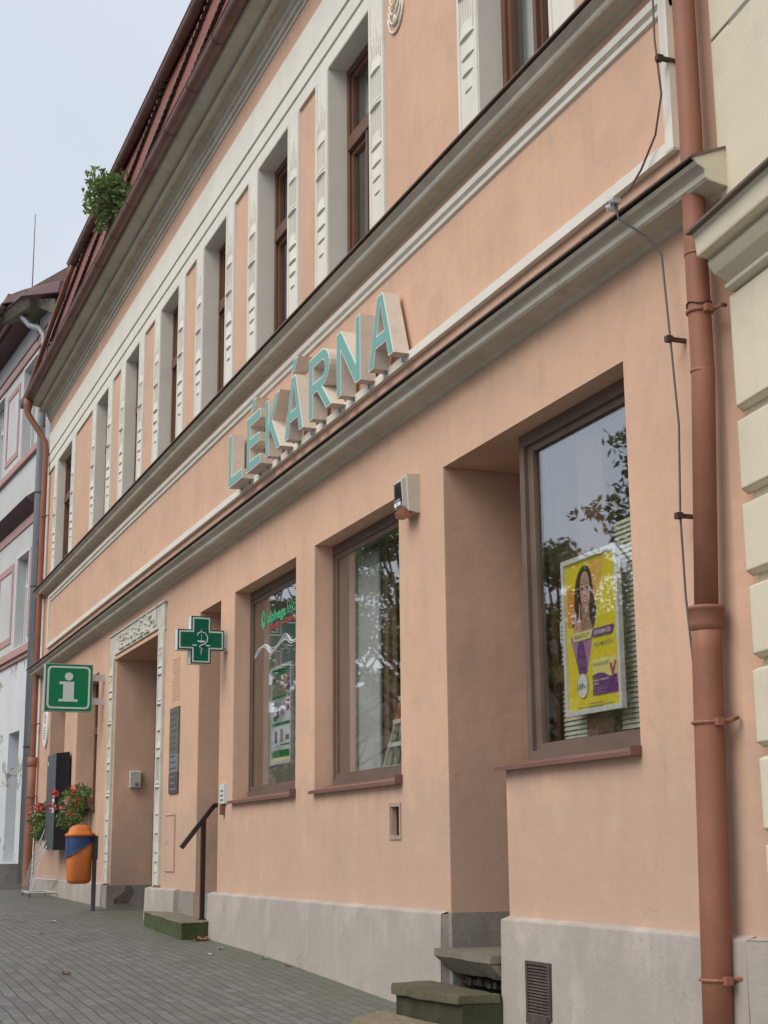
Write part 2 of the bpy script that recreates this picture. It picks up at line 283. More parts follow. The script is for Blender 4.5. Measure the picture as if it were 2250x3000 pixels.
# ------------------------------------------------------------------ mesh helpers
class MB:
    def __init__(s, T=None): s.v = []; s.f = []; s.mi = []; s.m = 0; s.T = T; s.sm = []; s.smooth = False
    def add(s, vs, fs):
        o = len(s.v)
        for p in vs: s.v.append(s.T(*p) if s.T else tuple(p))
        for f in fs: s.f.append(tuple(i + o for i in f)); s.mi.append(s.m); s.sm.append(s.smooth)
    def box(s, x0, x1, y0, y1, z0, z1):
        s.add([(x0, y0, z0), (x1, y0, z0), (x1, y1, z0), (x0, y1, z0), (x0, y0, z1), (x1, y0, z1), (x1, y1, z1), (x0, y1, z1)],
              [(0, 3, 2, 1), (4, 5, 6, 7), (0, 1, 5, 4), (1, 2, 6, 5), (2, 3, 7, 6), (3, 0, 4, 7)])
    def quad(s, a, b, c, d): s.add([a, b, c, d], [(0, 1, 2, 3)])
    def hexa(s, bot, top):
        n = len(bot); s.add(list(bot) + list(top), [tuple(range(n - 1, -1, -1)), tuple(range(n, 2 * n))] +
                            [(i, (i + 1) % n, n + (i + 1) % n, n + i) for i in range(n)])
    def prismY(s, poly, y0, y1):       # polygon in X,Z extruded along Y
        s.hexa([(x, y0, z) for x, z in poly], [(x, y1, z) for x, z in poly])
    def flatpoly(s, polys, y):         # tessellated polygon (outer, holes) in XZ at y
        tri = tessellate_polygon([[Vector((x, z, 0)) for x, z in p] for p in polys]); fl = [q for p in polys for q in p]
        s.add([(x, y, z) for x, z in fl], [tuple(t) for t in tri])
    def extr(s, polys, y0, y1, capf=True, capb=True):
        if capf: s.flatpoly(polys, y0)
        if capb: s.flatpoly(polys, y1)
        for p in polys:
            k = len(p); s.add([(x, y0, z) for x, z in p] + [(x, y1, z) for x, z in p], [(i, (i + 1) % k, k + (i + 1) % k, k + i) for i in range(k)])
    def tube(s, path, r, n=12, cap=True):
        rr = r if isinstance(r, (list, tuple)) else [r] * len(path); P = [Vector(p) for p in path]; rings = []; up = None
        for i, p in enumerate(P):
            t = (P[min(i + 1, len(P) - 1)] - P[max(i - 1, 0)]).normalized()
            if up is None:
                up = t.orthogonal().normalized()
            up = (up - t * up.dot(t)).normalized(); w = t.cross(up)
            rings.append([p + (up * math.cos(2 * math.pi * k / n) + w * math.sin(2 * math.pi * k / n)) * rr[i] for k in range(n)])
        vs = [tuple(q) for ring in rings for q in ring]; fs = []
        for i in range(len(P) - 1):
            for k in range(n): fs.append((i * n + k, i * n + (k + 1) % n, (i + 1) * n + (k + 1) % n, (i + 1) * n + k))
        if cap: fs.append(tuple(range(n - 1, -1, -1))); fs.append(tuple((len(P) - 1) * n + k for k in range(n)))
        s.add(vs, fs)
    def sweep(s, path, prof, cap=True, g0=None, g1=None):   # path [(x,y)] left to right, prof [(p,z)] p outwards (towards -Y side)
        P = [Vector(p) for p in path]; rings = []
        for i, p in enumerate(P):
            ds = []
            if i > 0: ds.append((P[i] - P[i - 1]).normalized())
            elif g0: ds.append((P[0] - Vector(g0)).normalized())
            if i < len(P) - 1: ds.append((P[i + 1] - P[i]).normalized())
            elif g1: ds.append((Vector(g1) - P[-1]).normalized())
            ns = [Vector((d.y, -d.x)) for d in ds]; nn = sum(ns, Vector((0, 0))).normalized(); k = 1 / max(0.3, nn.dot(ns[0]))
            rings.append([(p.x + nn.x * q * k, p.y + nn.y * q * k, z) for q, z in prof])
        n = len(prof); vs = [q for r in rings for q in r]; fs = []
        for i in range(len(P) - 1):
            for k in range(n - 1): fs.append((i * n + k, i * n + k + 1, (i + 1) * n + k + 1, (i + 1) * n + k))
            fs.append((i * n + n - 1, i * n, (i + 1) * n, (i + 1) * n + n - 1))
        if cap: fs.append(tuple(range(n))); fs.append(tuple((len(P) - 1) * n + k for k in range(n - 1, -1, -1)))
        s.add(vs, fs)
    def lathe(s, c, prof, n=20):
        vs = [(c[0] + r * math.cos(2 * math.pi * k / n), c[1] + r * math.sin(2 * math.pi * k / n), c[2] + z) for r, z in prof for k in range(n)]
        fs = [(i * n + k, i * n + (k + 1) % n, (i + 1) * n + (k + 1) % n, (i + 1) * n + k) for i in range(len(prof) - 1) for k in range(n)]
        fs.append(tuple(range(n - 1, -1, -1))); fs.append(tuple((len(prof) - 1) * n + k for k in range(n)))
        s.add(vs, fs)
    def build(s, name, mats, parent=None, smooth=None, norm=True):
        me = bpy.data.meshes.new(name); me.from_pydata(s.v, [], s.f)
        for m in (mats if isinstance(mats, (list, tuple)) else [mats]): me.materials.append(M[m] if isinstance(m, str) else m)
        me.polygons.foreach_set('material_index', s.mi)
        me.polygons.foreach_set('use_smooth', [bool(smooth) or x for x in s.sm])
        if norm:
            bm = bmesh.new(); bm.from_mesh(me); bmesh.ops.recalc_face_normals(bm, faces=bm.faces); bm.to_mesh(me); bm.free()
        me.update()
        o = bpy.data.objects.new(name, me); COL.objects.link(o)
        if parent:
            o.parent = parent
            p = parent; off = Vector((0, 0, 0))
            while p: off += Vector(p.location); p = p.parent
            me.transform(Matrix.Translation(-off))
        return o
def tag(o, label=None, cat=None, group=None, kind=None):
    if label: o['label'] = label
    if cat: o['category'] = cat
    if group: o['group'] = group
    if kind: o['kind'] = kind
    return o
def thing(name, loc, label, cat, group=None):
    o = bpy.data.objects.new(name, None); COL.objects.link(o); o.location = loc; o.empty_display_size = 0.2
    return tag(o, label, cat, group)
def solo(mb, name, mats, label, cat, group=None, smooth=None): return tag(mb.build(name, mats, None, smooth), label, cat, group)
GZ = [(-400, 0.82), (-60, 0.82), (-31, 0.83), (-23.14, 0.735), (-16.76, 0.57), (-14.45, 0.517), (-11.4, 0.385), (-6, 0.17), (0, -0.02), (12, -0.35), (400, -0.35)]
def gz(x):
    for (a, za), (b, zb) in zip(GZ, GZ[1:]):
        if x <= b: return za + (zb - za) * (x - a) / (b - a)
    return GZ[-1][1]
def W(x, z, p):   # a point read on the wall plane, moved out by p along its line of sight
    k = (4.5 - p) / 4.5; return x * k, 1.5 + (z - 1.5) * k
def text_into(mb, s, x, y, z, w=None, h=0.05, shear=0.0, plane='XZ', bold=0.0, offz=0.0):
    cu = bpy.data.curves.new('t', 'FONT'); cu.body = s; cu.size = 1.0; cu.offset = bold; cu.resolution_u = 3
    o = bpy.data.objects.new('t', cu); COL.objects.link(o)
    dg = bpy.context.evaluated_depsgraph_get(); dg.update(); me = bpy.data.meshes.new_from_object(o.evaluated_get(dg))
    xs = [v.co.x for v in me.vertices]; x0, x1 = min(xs), max(xs)
    kh = h / 0.7; kw = (w / (x1 - x0)) if w else kh
    vs = [((v.co.x - x0) * kw, v.co.y * kh) for v in me.vertices]
    vs = [(a + b * shear, b) for a, b in vs]
    if plane == 'XZ': P = [(x + a, y, z + b) for a, b in vs]
    else: P = [(x, y + a, z + b) for a, b in vs]
    mb.add(P, [tuple(p.vertices) for p in me.polygons])
    bpy.data.objects.remove(o); bpy.data.curves.remove(cu); bpy.data.meshes.remove(me)

# ------------------------------------------------------------------ ground
def ground(name, y0, y1, mat, lift=0.0, x0=-300, x1=60):
    mb = MB(); xs = sorted(set([x0, -200, -120, -80] + [-60 + i * 1.0 for i in range(0, 90)] + [x1]))
    xs = [x for x in xs if x0 <= x <= x1]
    for a, b in zip(xs, xs[1:]):
        mb.quad((a, y0, gz(a) + lift), (b, y0, gz(b) + lift), (b, y1, gz(b) + lift), (a, y1, gz(a) + lift))
    return tag(mb.build(name, mat), kind='structure')
ground('ground', -160, 160, 'asphalt', -0.14)
mb = MB()
xs = [-300, -200, -120, -80] + [-60 + i for i in range(0, 84)]
for a, b in zip(xs, xs[1:]):
    mb.quad((a, -9.0, gz(a)), (b, -9.0, gz(b)), (b, 2.0, gz(b)), (a, 2.0, gz(a)))
    mb.quad((a, -9.0, gz(a) - 0.3), (b, -9.0, gz(b) - 0.3), (b, -9.0, gz(b)), (a, -9.0, gz(a)))
tag(mb.build('pavement', 'paving'), kind='structure')

# ------------------------------------------------------------------ wall with openings
def wall_grid(mb, x0, x1, z0, z1, holes, y=0.0, step=None):
    """holes: (xa, xb, za, zb, depth)"""
    X = sorted(set([x0, x1] + [h[0] for h in holes] + [h[1] for h in holes])); X = [x for x in X if x0 <= x <= x1]
    Z = sorted(set([z0, z1] + [h[2] for h in holes] + [h[3] for h in holes])); Z = [z for z in Z if z0 <= z <= z1]
    for xa, xb in zip(X, X[1:]):
        for za, zb in zip(Z, Z[1:]):
            cx, cz = (xa + xb) / 2, (za + zb) / 2
            if any(h[0] < cx < h[1] and h[2] < cz < h[3] for h in holes): continue
            mb.quad((xa, y, za), (xb, y, za), (xb, y, zb), (xa, y, zb))
    for xa, xb, za, zb, dp in holes:
        mb.quad((xa, y, za), (xa, y + dp, za), (xa, y + dp, zb), (xa, y, zb))
        mb.quad((xb, y, za), (xb, y + dp, za), (xb, y + dp, zb), (xb, y, zb))
        mb.quad((xa, y, zb), (xb, y, zb), (xb, y + dp, zb), (xa, y + dp, zb))
        if za > z0 + 0.01: mb.quad((xa, y, za), (xb, y, za), (xb, y + dp, za), (xa, y + dp, za))

B = thing('pharmacy_building', (-18, 0, 0.6), 'long salmon pink pharmacy building with white trim, grey cornices and a red gutter', 'building')
UPWIN = [(-9.28, -8.15), (-12.74, -11.60), (-15.15, -14.03), (-17.56, -16.49), (-19.98, -18.91), (-22.41, -21.41), (-24.84, -23.80), (-28.88, -27.27)]
LOWWIN = [(-13.21, -11.07, 2.06, 4.355), (-15.985, -13.78, 2.06, 4.355)]
PX = 1.065   # plinth top
holes = [(a, b, 6.60, 9.125, 0.18) for a, b in UPWIN]
holes += [(a, b, c, d, 0.2) for a, b, c, d in LOWWIN]
holes += [(-10.15, -9.195, 0.3, 4.38, 1.35), (-9.195, -7.44, 2.06, 4.38, 0.2)]
holes += [(-17.53, -16.57, 0.5, 4.36, 0.75), (-22.55, -19.66, 0.5, 4.435, 0.75)]
holes += [(-25.82, -23.95, 2.25, 4.36, 0.32), (-28.70, -27.06, 2.25, 4.36, 0.32), (-11.295, -11.12, 1.62, 1.845, 0.1)]
mb = MB()
# the shop recess and the poster window meet: no reveal between them above the sill
X0, X1 = -30.2, -6.42
wall_grid(mb, X0, X1, 0.0, 10.36, [h for h in holes if not (h[0] == -10.15 or h[0] == -9.195)] + [(-10.15, -7.44, 2.06, 4.38, 0.0), (-10.15, -9.195, 0.3, 2.06, 0.0)])
# combined recess reveals
mb.quad((-10.15, 0, 0.3), (-10.15, 1.35, 0.3), (-10.15, 1.35, 4.38), (-10.15, 0, 4.38))
mb.quad((-9.195, 0, 0.3), (-9.195, 1.35, 0.3), (-9.195, 1.35, 2.06), (-9.195, 0, 2.06))
mb.quad((-10.15, 0, 4.38), (-9.195, 0, 4.38), (-9.195, 1.35, 4.38), (-10.15, 1.35, 4.38))
mb.quad((-9.195, 0, 4.38), (-7.44, 0, 4.38), (-7.44, 0.2, 4.38), (-9.195, 0.2, 4.38))
mb.quad((-7.44, 0, 2.06), (-7.44, 0.2, 2.06), (-7.44, 0.2, 4.38), (-7.44, 0, 4.38))
mb.quad((-9.195, 0.0, 2.06), (-7.44, 0.0, 2.06), (-7.44, 0.2, 2.06), (-9.195, 0.2, 2.06))
mb.quad((-9.195, 0.32, 2.06), (-9.195, 1.35, 2.06), (-9.195, 1.35, 4.38), (-9.195, 0.32, 4.38))
# chamfered corner, left end and back so that the house is closed
mb.quad((-6.42, 0, 0), (-5.85, 0.42, 0), (-5.85, 0.42, 10.36), (-6.42, 0, 10.36))
mb.quad((X0, 0, 0), (X0, 9, 0), (X0, 9, 10.36), (X0, 0, 10.36))
mb.quad((-5.85, 0.42, 0), (-5.85, 9, 0), (-5.85, 9, 10.36), (-5.85, 0.42, 10.36))
mb.quad((X0, 9, 0), (-5.85, 9, 0), (-5.85, 9, 10.36), (X0, 9, 10.36))
mb.build('wall', 'pink', B, norm=False)

# ---- plinth
def plin(xa, xb, y=-0.06, top=PX):
    mb = MB()
    n = max(1, int((xb - xa) / 0.5))
    for i in range(n):
        a, b = xa + (xb - xa) * i / n, xa + (xb - xa) * (i + 1) / n
        mb.add([(a, y - 0.02, gz(a) - 0.35), (b, y - 0.02, gz(b) - 0.35), (b, y, top - 0.012), (a, y, top - 0.012), (b, 0.012, top + 0.012), (a, 0.012, top + 0.012)],
               [(0, 1, 2, 3), (3, 2, 4, 5)])
    for x in (xa, xb): mb.add([(x, y - 0.02, gz(x) - 0.35), (x, y, top - 0.012), (x, 0.6 if x in (-10.2, -9.21) else 0.03, top + 0.012), (x, 0.6, gz(x) - 0.35)], [(0, 1, 2, 3)])
    mb.build('plinth', 'plinth', B)
plin(-16.74, -10.2); plin(-9.21, -6.44); plin(-19.95, -18.33); plin(-30.2, -22.93)
mb = MB(); mb.quad((-6.44, -0.062, -0.3), (-5.86, 0.36, -0.3), (-5.86, 0.36, PX - 0.01), (-6.44, -0.062, PX - 0.01))
mb.quad((-6.44, -0.062, PX - 0.01), (-5.86, 0.36, PX - 0.01), (-5.82, 0.46, PX + 0.01), (-6.42, 0.02, PX + 0.01))
mb.build('plinth', 'plinth', B)
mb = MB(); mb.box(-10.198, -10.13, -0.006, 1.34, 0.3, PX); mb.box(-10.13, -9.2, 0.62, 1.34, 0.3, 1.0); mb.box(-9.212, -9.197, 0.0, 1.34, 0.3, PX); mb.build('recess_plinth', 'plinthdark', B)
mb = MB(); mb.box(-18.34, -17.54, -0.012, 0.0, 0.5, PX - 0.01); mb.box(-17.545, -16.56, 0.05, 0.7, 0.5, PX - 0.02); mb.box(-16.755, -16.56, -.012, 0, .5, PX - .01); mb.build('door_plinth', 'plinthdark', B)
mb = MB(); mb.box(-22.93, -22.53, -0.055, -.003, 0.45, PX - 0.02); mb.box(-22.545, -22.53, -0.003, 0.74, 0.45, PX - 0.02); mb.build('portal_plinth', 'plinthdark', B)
mb = MB(); mb.add([(-22.527, .05, .77), (-22.527, .28, .79), (-22.527, .355, .95), (-22.527, .31, 1.035), (-22.527, .22, 1.035), (-22.527, .215, .96), (-22.527, .13, .90), (-22.527, .06, .85)], [(0, 1, 6, 7), (6, 1, 2, 5), (5, 2, 3, 4)]); mb.build('broken_render', 'brokenrender', B)

# ---- cornices
path = [(-30.35, 0), (-6.42, 0), (-5.85, 0.42)]
CX = -6.215
mb = MB(); mb.sweep([(-30.35, 0), (CX, 0)], [(-0.02, 4.93), (0.0, 4.935), (0.03, 4.945), (0.05, 4.965), (0.17, 4.985), (0.185, 5.0), (0.185, 5.035), (0.20, 5.05), (0.235, 5.065), (0.25, 5.085), (-0.02, 5.12)])
mb.build('lower_cornice', 'cornice', B)
mb = MB(); mb.sweep([(CX + .002, .12), (CX + .012, .12)], [(-0.3, 4.90), (.10, 4.925), (.12, 4.945), (0.17, 4.965), (0.29, 4.983), (0.307, 5.0), (0.307, 5.035), (0.32, 5.05), (0.355, 5.065), (0.372, 5.088), (0.385, 5.098), (0.12, 5.214), (0.0, 5.255), (-0.3, 5.26)])
mb.build('cornice_return', 'cream', B)
mb = MB(); mb.sweep([(-30.4, 0), (CX + .02, 0)], [(-0.12, 5.265), (-0.01, 5.225), (0.275, 5.112), (0.277, 5.100), (0.265, 5.100), (-0.01, 5.21), (-0.12, 5.25)])
for i in range(9): x = -7.6 - i * 2.55; mb.box(x, x + 0.06, -0.16, -0.13, 5.165, 5.215)
mb.build('lower_flashing', 'flash', B)
mb = MB(); mb.sweep([(-30.35, 0), (-6.42, 0), (-5.85, 0.42)], [(-0.02, 6.56), (0.02, 6.565), (0.05, 6.585), (0.14, 6.59), (0.15, 6.605), (0.15, 6.635), (0.17, 6.65), (0.20, 6.672), (-0.02, 6.70)])
mb.build('upper_cornice', 'cornice', B)
mb = MB(); mb.sweep([(-30.4, 0), (-6.42, 0), (-5.83, 0.43)], [(-0.01, 6.80), (0.222, 6.70), (0.224, 6.688), (0.214, 6.688), (-0.01, 6.785)])
for i in range(12): x = -8.9 - i * 1.75; mb.box(x, x + 0.04, -0.12, -0.09, 6.755, 6.80)
mb.build('upper_flashing', 'flash', B)
mb = MB(); mb.sweep([(-30.35, 0), (-5.9, 0)], [(-0.02, 10.29), (0.015, 10.30), (0.02, 10.34), (0.045, 10.35), (0.05, 10.40), (0.08, 10.415), (0.085, 10.47), (0.10, 10.485), (0.14, 10.50), (0.17, 10.52), (0.185, 10.505), (0.215, 10.50), (0.235, 10.515), (0.24, 10.545), (0.22, 10.57), (0.22, 10.60), (0.27, 10.605), (0.40, 10.635), (0.42, 10.68), (-0.02, 10.72)])
mb.build('eaves_cornice', 'cornice', B)
# ---- white band above the windows
mb = MB(); mb.sweep([(-30.16, 0), (-5.9, 0)], [(-0.01, 9.13), (0.03, 9.13), (0.03, 9.285), (0.006, 9.29), (0.006, 9.307), (0.042, 9.312), (0.042, 9.485), (0.012, 9.49), (0.012, 9.507), (0.055, 9.512), (0.055, 9.93), (0.03, 9.955), (-0.01, 9.96)])
mb.build('lintel_band', 'white', B)
# ---- frieze frame
mb = MB()
fx0, fx1, fz0, fz1 = -29.35, -6.70, 5.42, 6.46
mb.sweep([(fx0, 0), (fx1, 0)], [(-0.01, 6.335), (0.02, 6.345), (0.025, 6.375), (0.012, 6.385), (0.012, 6.395), (0.04, 6.405), (0.045, 6.455), (-0.01, 6.465)])
mb.box(fx0 + .002, fx1 - .002, -0.045, -0.0005, fz0, fz0 + 0.075)
mb.box(fx1 - 0.085, fx1, -0.047, 0.0, fz0 + 0.01, 6.40)
mb.box(fx0, fx0 + 0.1, -0.047, 0.0, fz0 + 0.01, 6.40)
mb.build('frieze_frame', 'white', B)

# ---- pilasters with hanging husks
def husk(mb, xc, zt, zb, wt, wb, pt, pb, y=-0.03, n=8):
    R = []
    for z, w, p in ((zt, wt, pt), (zb + 0.02, wb * 0.96, pb * 0.9), (zb, wb, pb), (zb - 0.004, wb * 0.85, pb * 0.8)):
        R += [(xc - w * math.cos(math.pi * k / n), y - p * math.sin(math.pi * k / n), z) for k in range(n + 1)]
    m = n + 1
    fs = [(i * m + k, i * m + k + 1, (i + 1) * m + k + 1, (i + 1) * m + k) for i in range(3) for k in range(n)]
    fs.append(tuple(range(3 * m, 4 * m))); fs.append(tuple(range(m)))
    mb.add(R, fs)
def pilaster(mb, xa, xb, z0, z1, marks, y=-0.03):
    w = xb - xa; xc = (xa + xb) / 2
    mb.box(xa, xb, y, 0.01, z0, z1)
    iw = w * 0.36; jit = lambda q: q + random.uniform(-.008, .008)
    mb.box(xa + 0.005, xa + 0.05, y - 0.008, y, z0, z1 - 0.01); mb.box(xb - 0.05, xb - 0.005, y - 0.008, y, z0, z1 - 0.01)
    top, blo = marks['tassel']
    for k in range(5):
        xx = xc - iw * 0.8 + iw * 1.6 * k / 4; zt = top - (0.14 * abs(k - 2) / 2) - random.uniform(0, 0.04)
        mb.tube([(xx, y - 0.004, zt), (xx + random.uniform(-.01, .01), y - 0.004, (zt + blo) / 2), (xx, y - 0.002, blo + 0.02)], [0.006, 0.014, 0.008], 6)
    for zt, zb, kw in marks['husks']:
        husk(mb, xc + random.uniform(-.006, .006), jit(zt), jit(zb), iw * 0.85 * kw, iw * 1.0 * kw * random.uniform(.93, 1.05), 0.008, 0.026 * kw * random.uniform(.75, 1.15), y)
    for z in marks['rings']:
        husk(mb, xc, z + 0.03, z, iw * 1.0, iw * 1.12, 0.016, 0.034, y); husk(mb, xc, z + 0.075, z + 0.05, iw * 0.9, iw * 1.0, 0.008, 0.018, y)
    for k in range(6):
        xx = xc - iw * 0.85 + iw * 1.7 * k / 5; mb.box(xx - 0.006, xx + 0.006, y - 0.01, y, marks['flute'][0], marks['flute'][1])
UM = dict(tassel=(8.85, 8.48), husks=[(8.52, 8.39, 1), (7.80, 7.66, 1), (7.62, 7.49, 0.9), (7.46, 7.35, 0.78), (7.31, 7.21, 0.55)], rings=[8.04], flute=(7.70, 8.42))
pil = []
for i, (a, b) in enumerate(UPWIN):
    wl = 0.37
    mb = MB(); pilaster(mb, a - wl, a - 0.004, 6.75, 9.13, UM); pil.append(mb.build('pilaster', 'white', B))
    mb = MB(); pilaster(mb, b + 0.004, b + wl, 6.75, 9.13, UM); mb.build('pilaster', 'white', B)
# painted reveals of the upper windows
REV = surf('grey_white_reveal_plaster', (0.74, 0.70, 0.62), 0.9, 0.05, (0.6, 0.56, 0.50), 0.3, 2, 40, 0.2, 0.002)
for a, b in UPWIN:
    mb = MB()
    mb.box(a - 0.004, a + 0.003, -0.028, 0.176, 6.6, 9.124); mb.box(b - 0.003, b + 0.004, -0.028, 0.176, 6.6, 9.124)
    mb.box(a + 0.003, b - 0.003, -0.028, 0.176, 9.118, 9.124)
    mb.box(a - 0.004, b + .004, -.028, .176, 6.6, 6.62)
    mb.build('window_reveal', REV, B)

# ---- upper windows
def curtain_mesh(mb, x0, x1, y, z0, z1, amp=0.015, n=40):
    vs = []; 
    for k in range(n + 1):
        x = x0 + (x1 - x0) * k / n; yy = y + amp * math.sin(k * 1.9) + amp * 0.5 * math.sin(k * 0.7)
        vs += [(x, yy, z0), (x, yy, z1)]
    mb.add(vs, [(2 * k, 2 * k + 2, 2 * k + 3, 2 * k + 1) for k in range(n)])
for i, (a, b) in enumerate(UPWIN):
    y = 0.17 if i < 4 else 0.145 if i < 7 else 0.125; mb = MB(); zt = 9.12; zb = 6.72; tr0, tr1 = 8.22, 8.36
    f = 0.07; c = (a + b) / 2
    mb.box(a + .004, a + f, y, y + .08, zb, zt); mb.box(b - f, b - .004, y, y + .08, zb, zt); mb.box(a + f, b - f, y, y + .08, zt - f, zt)
    mb.box(a + f, b - f, y, y + .08, zb, zb + f); mb.box(a + f, b - f, y - .02, y + .08, tr0, tr1)
    # sashes
    g = 0.05; y2 = y + 0.025
    for (sa, sb, sz, st) in ((a + f, c - .01, zb + f, tr0), (c + .01, b - f, zb + f, tr0), (a + f, b - f, tr1, zt - f)):
        mb.box(sa, sa + g, y2, y2 + .05, sz, st); mb.box(sb - g, sb, y2, y2 + .05, sz, st)
        mb.box(sa + g, sb - g, y2, y2 + .05, sz, sz + g); mb.box(sa + g, sb - g, y2, y2 + .05, st - g, st)
    mb.box(c - .025, c + .025, y - 0.01, y + .024, zb + f, tr0)
    w = mb.build('window', 'wood', B)
    mb = MB(); mb.box(a + f, b - f, y + .05, y + .056, zb + f, zt - f); mb.build('pane', 'glassup', w)
    mb = MB(); curtain_mesh(mb, a + .02, b - (.0 if i in (1, 2, 4) else .25), y + .18, zb, zt); mb.build('curtain', 'curtain', w)
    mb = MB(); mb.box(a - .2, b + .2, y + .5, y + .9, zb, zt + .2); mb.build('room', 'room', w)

# ---- lower display windows
def display(a, b, zb, zt, y=0.18, fw=0.16, dp=.035):
    mb = MB()
    mb.box(a + .003, a + fw * .45, y, y + .14, zb, zt); mb.box(b - fw * .45, b - .003, y, y + .14, zb, zt)
    mb.box(a + fw * .45, b - fw * .45, y, y + .14, zt - .09, zt); mb.box(a + fw * .45, b - fw * .45, y - .02, y + .14, zb, zb + .09)
    y2 = y + dp; x0, x1, z0, z1 = a + fw * .45, b - fw * .45, zb + .09, zt - .09; g = fw * .5
    mb.box(x0, x0 + g, y2, y2 + .06, z0, z1); mb.box(x1 - g, x1, y2, y2 + .06, z0, z1)
    mb.box(x0 + g, x1 - g, y2, y2 + .06, z1 - .05, z1); mb.box(x0 + g, x1 - g, y2, y2 + .06, z0, z0 + .05)
    w = mb.build('display_window', 'woodgrey', B)
    mb = MB(); mb.box(x0 + g, x1 - g, y2 + .03 * dp / .035, y2 + .03 * dp / .035 + .008, z0 + .05, z1 - .05); mb.build('pane', 'glass', w)
    return w
def sill(mb, a, b, z=2.07, out=0.06, ends=0.01):
    a -= ends; b += 0.01
    mb.add([(a, -out, z - .025), (b, -out, z - .025), (b, .2, z + .035), (a, .2, z + .035), (a, -out, z - .055), (b, -out, z - .055), (b, .2, z), (a, .2, z)],
           [(0, 1, 2, 3), (0, 1, 5, 4), (4, 5, 6, 7), (0, 3, 7, 4), (1, 2, 6, 5)])
    mb.box(b - .004, b + .012, -out - .005, 0.0, z - .05, z + .02)
for (a, b, c, d) in LOWWIN:
    w = display(a, b, c, d, 0.18, .07 if a < -15 else .095, .012); mb = MB(); sill(mb, a, b); mb.build('sill', 'sill', w)
    if a < -15: WL = w
    else: WM = w
WR = display(-9.195, -7.44, 2.06, 4.38, 0.17, 0.165, .03)
mb = MB(); mb.add([(-9.24, -.07, 2.045), (-7.43, -.07, 2.045), (-7.43, .19, 2.1), (-9.20, .19, 2.1), (-9.25, .0, 2.06), (-9.24, -.07, 2.02), (-7.43, -.07, 2.02), (-7.43, .19, 2.06), (-9.2, .19, 2.06), (-9.25, .0, 2.04)],
                  [(0, 1, 2, 3, 4), (0, 1, 6, 5), (5, 6, 7, 8, 9), (0, 4, 9, 5), (4, 3, 8, 9)]); mb.box(-7.445, -7.43, -.075, 0.0, 2.02, 2.075)
mb.build('sill', 'sill', WR)
# the window box turns the corner into the recess: dark post + soffit over it
mb = MB(); mb.box(-9.197, -9.13, 0.31, 0.36, 2.1, 4.38); mb.build('corner_post', 'woodgrey', WR)

# interiors
mb = MB()   # left display window
a, b = -15.95, -13.80
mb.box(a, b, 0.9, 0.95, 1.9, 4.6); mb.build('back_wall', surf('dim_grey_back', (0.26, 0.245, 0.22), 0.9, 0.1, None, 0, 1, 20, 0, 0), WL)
mb = MB(); mb.box(a, a + .02, 0.33, 0.9, 2.0, 4.45); mb.box(a, b, 0.33, 0.95, 4.40, 4.46); mb.box(a, b, 0.33, 0.95, 1.9, 2.0); mb.box(b - .02, b, .33, .9, 2.0, 4.4); mb.build('inner_reveal', 'reveal', WL)
mb = MB(); a, b = -13.17, -11.09
mb.box(a, a + .02, 0.33, 1.0, 2.0, 4.45); mb.box(a, b, 0.33, 1.05, 4.40, 4.46); mb.box(a, b, 0.33, 1.05, 1.9, 2.0); mb.box(b - .02, b, .33, 1.0, 2.0, 4.4); mb.build('inner_reveal', 'reveal', WM)
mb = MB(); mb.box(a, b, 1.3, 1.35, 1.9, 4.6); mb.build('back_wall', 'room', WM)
mb = MB(); mb.box(-13.1, -12.56, 0.40, 0.42, 2.02, 4.25); mb.build('screen', 'panelgrey', WM)
mb = MB(); curtain_mesh(mb, -12.56, -12.26, 0.44, 2.0, 4.4, 0.02, 24); mb.box(-12.40, -12.34, .40, .43, 2.0, 4.4); mb.build('curtain', 'curtaindark', WM)
def blinds(x0, x1, y, z0, z1, parent, st=0.032):
    mb = MB(); z = z0
    while z < z1:
        mb.add([(x0, y, z), (x1, y, z), (x1, y + .010, z + .027), (x0, y + .010, z + .027)], [(0, 1, 2, 3)]); z += st
    return mb.build('blind', 'blind', parent, norm=False)
blinds(-12.36, -11.1, 0.58, 2.05, 3.6, WM)
a, b = -9.15, -7.46
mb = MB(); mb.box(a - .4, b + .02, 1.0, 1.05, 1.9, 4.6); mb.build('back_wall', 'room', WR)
mb = MB(); mb.box(a, b, 0.33, 1.0, 4.36, 4.4); mb.box(b - .02, b, .33, 1.0, 2.0, 4.36); mb.box(a, b, 0.33, 1.0, 1.98, 2.06); mb.build('inner_reveal', 'reveal', WR)
# inner wooden window of the poster window
mb = MB(); y = 0.31
for x0, x1, z0, z1 in ((a, -9.04, 2.06, 4.36), (b - .07, b, 2.06, 4.36), (-9.04, b - .07, 2.06, 2.22), (-9.04, b - .07, 4.24, 4.36), (-8.61, -8.27, 2.22, 4.24), (-9.04, -8.61, 2.61, 2.71)):
    mb.box(x0, x1, y, y + .035, z0, z1)
mb.build('inner_frame', 'wood', WR)
blinds(-9.04, -8.61, 0.37, 2.22, 3.20, WR); blinds(-8.27, b - .02, 0.37, 2.14, 3.55, WR)

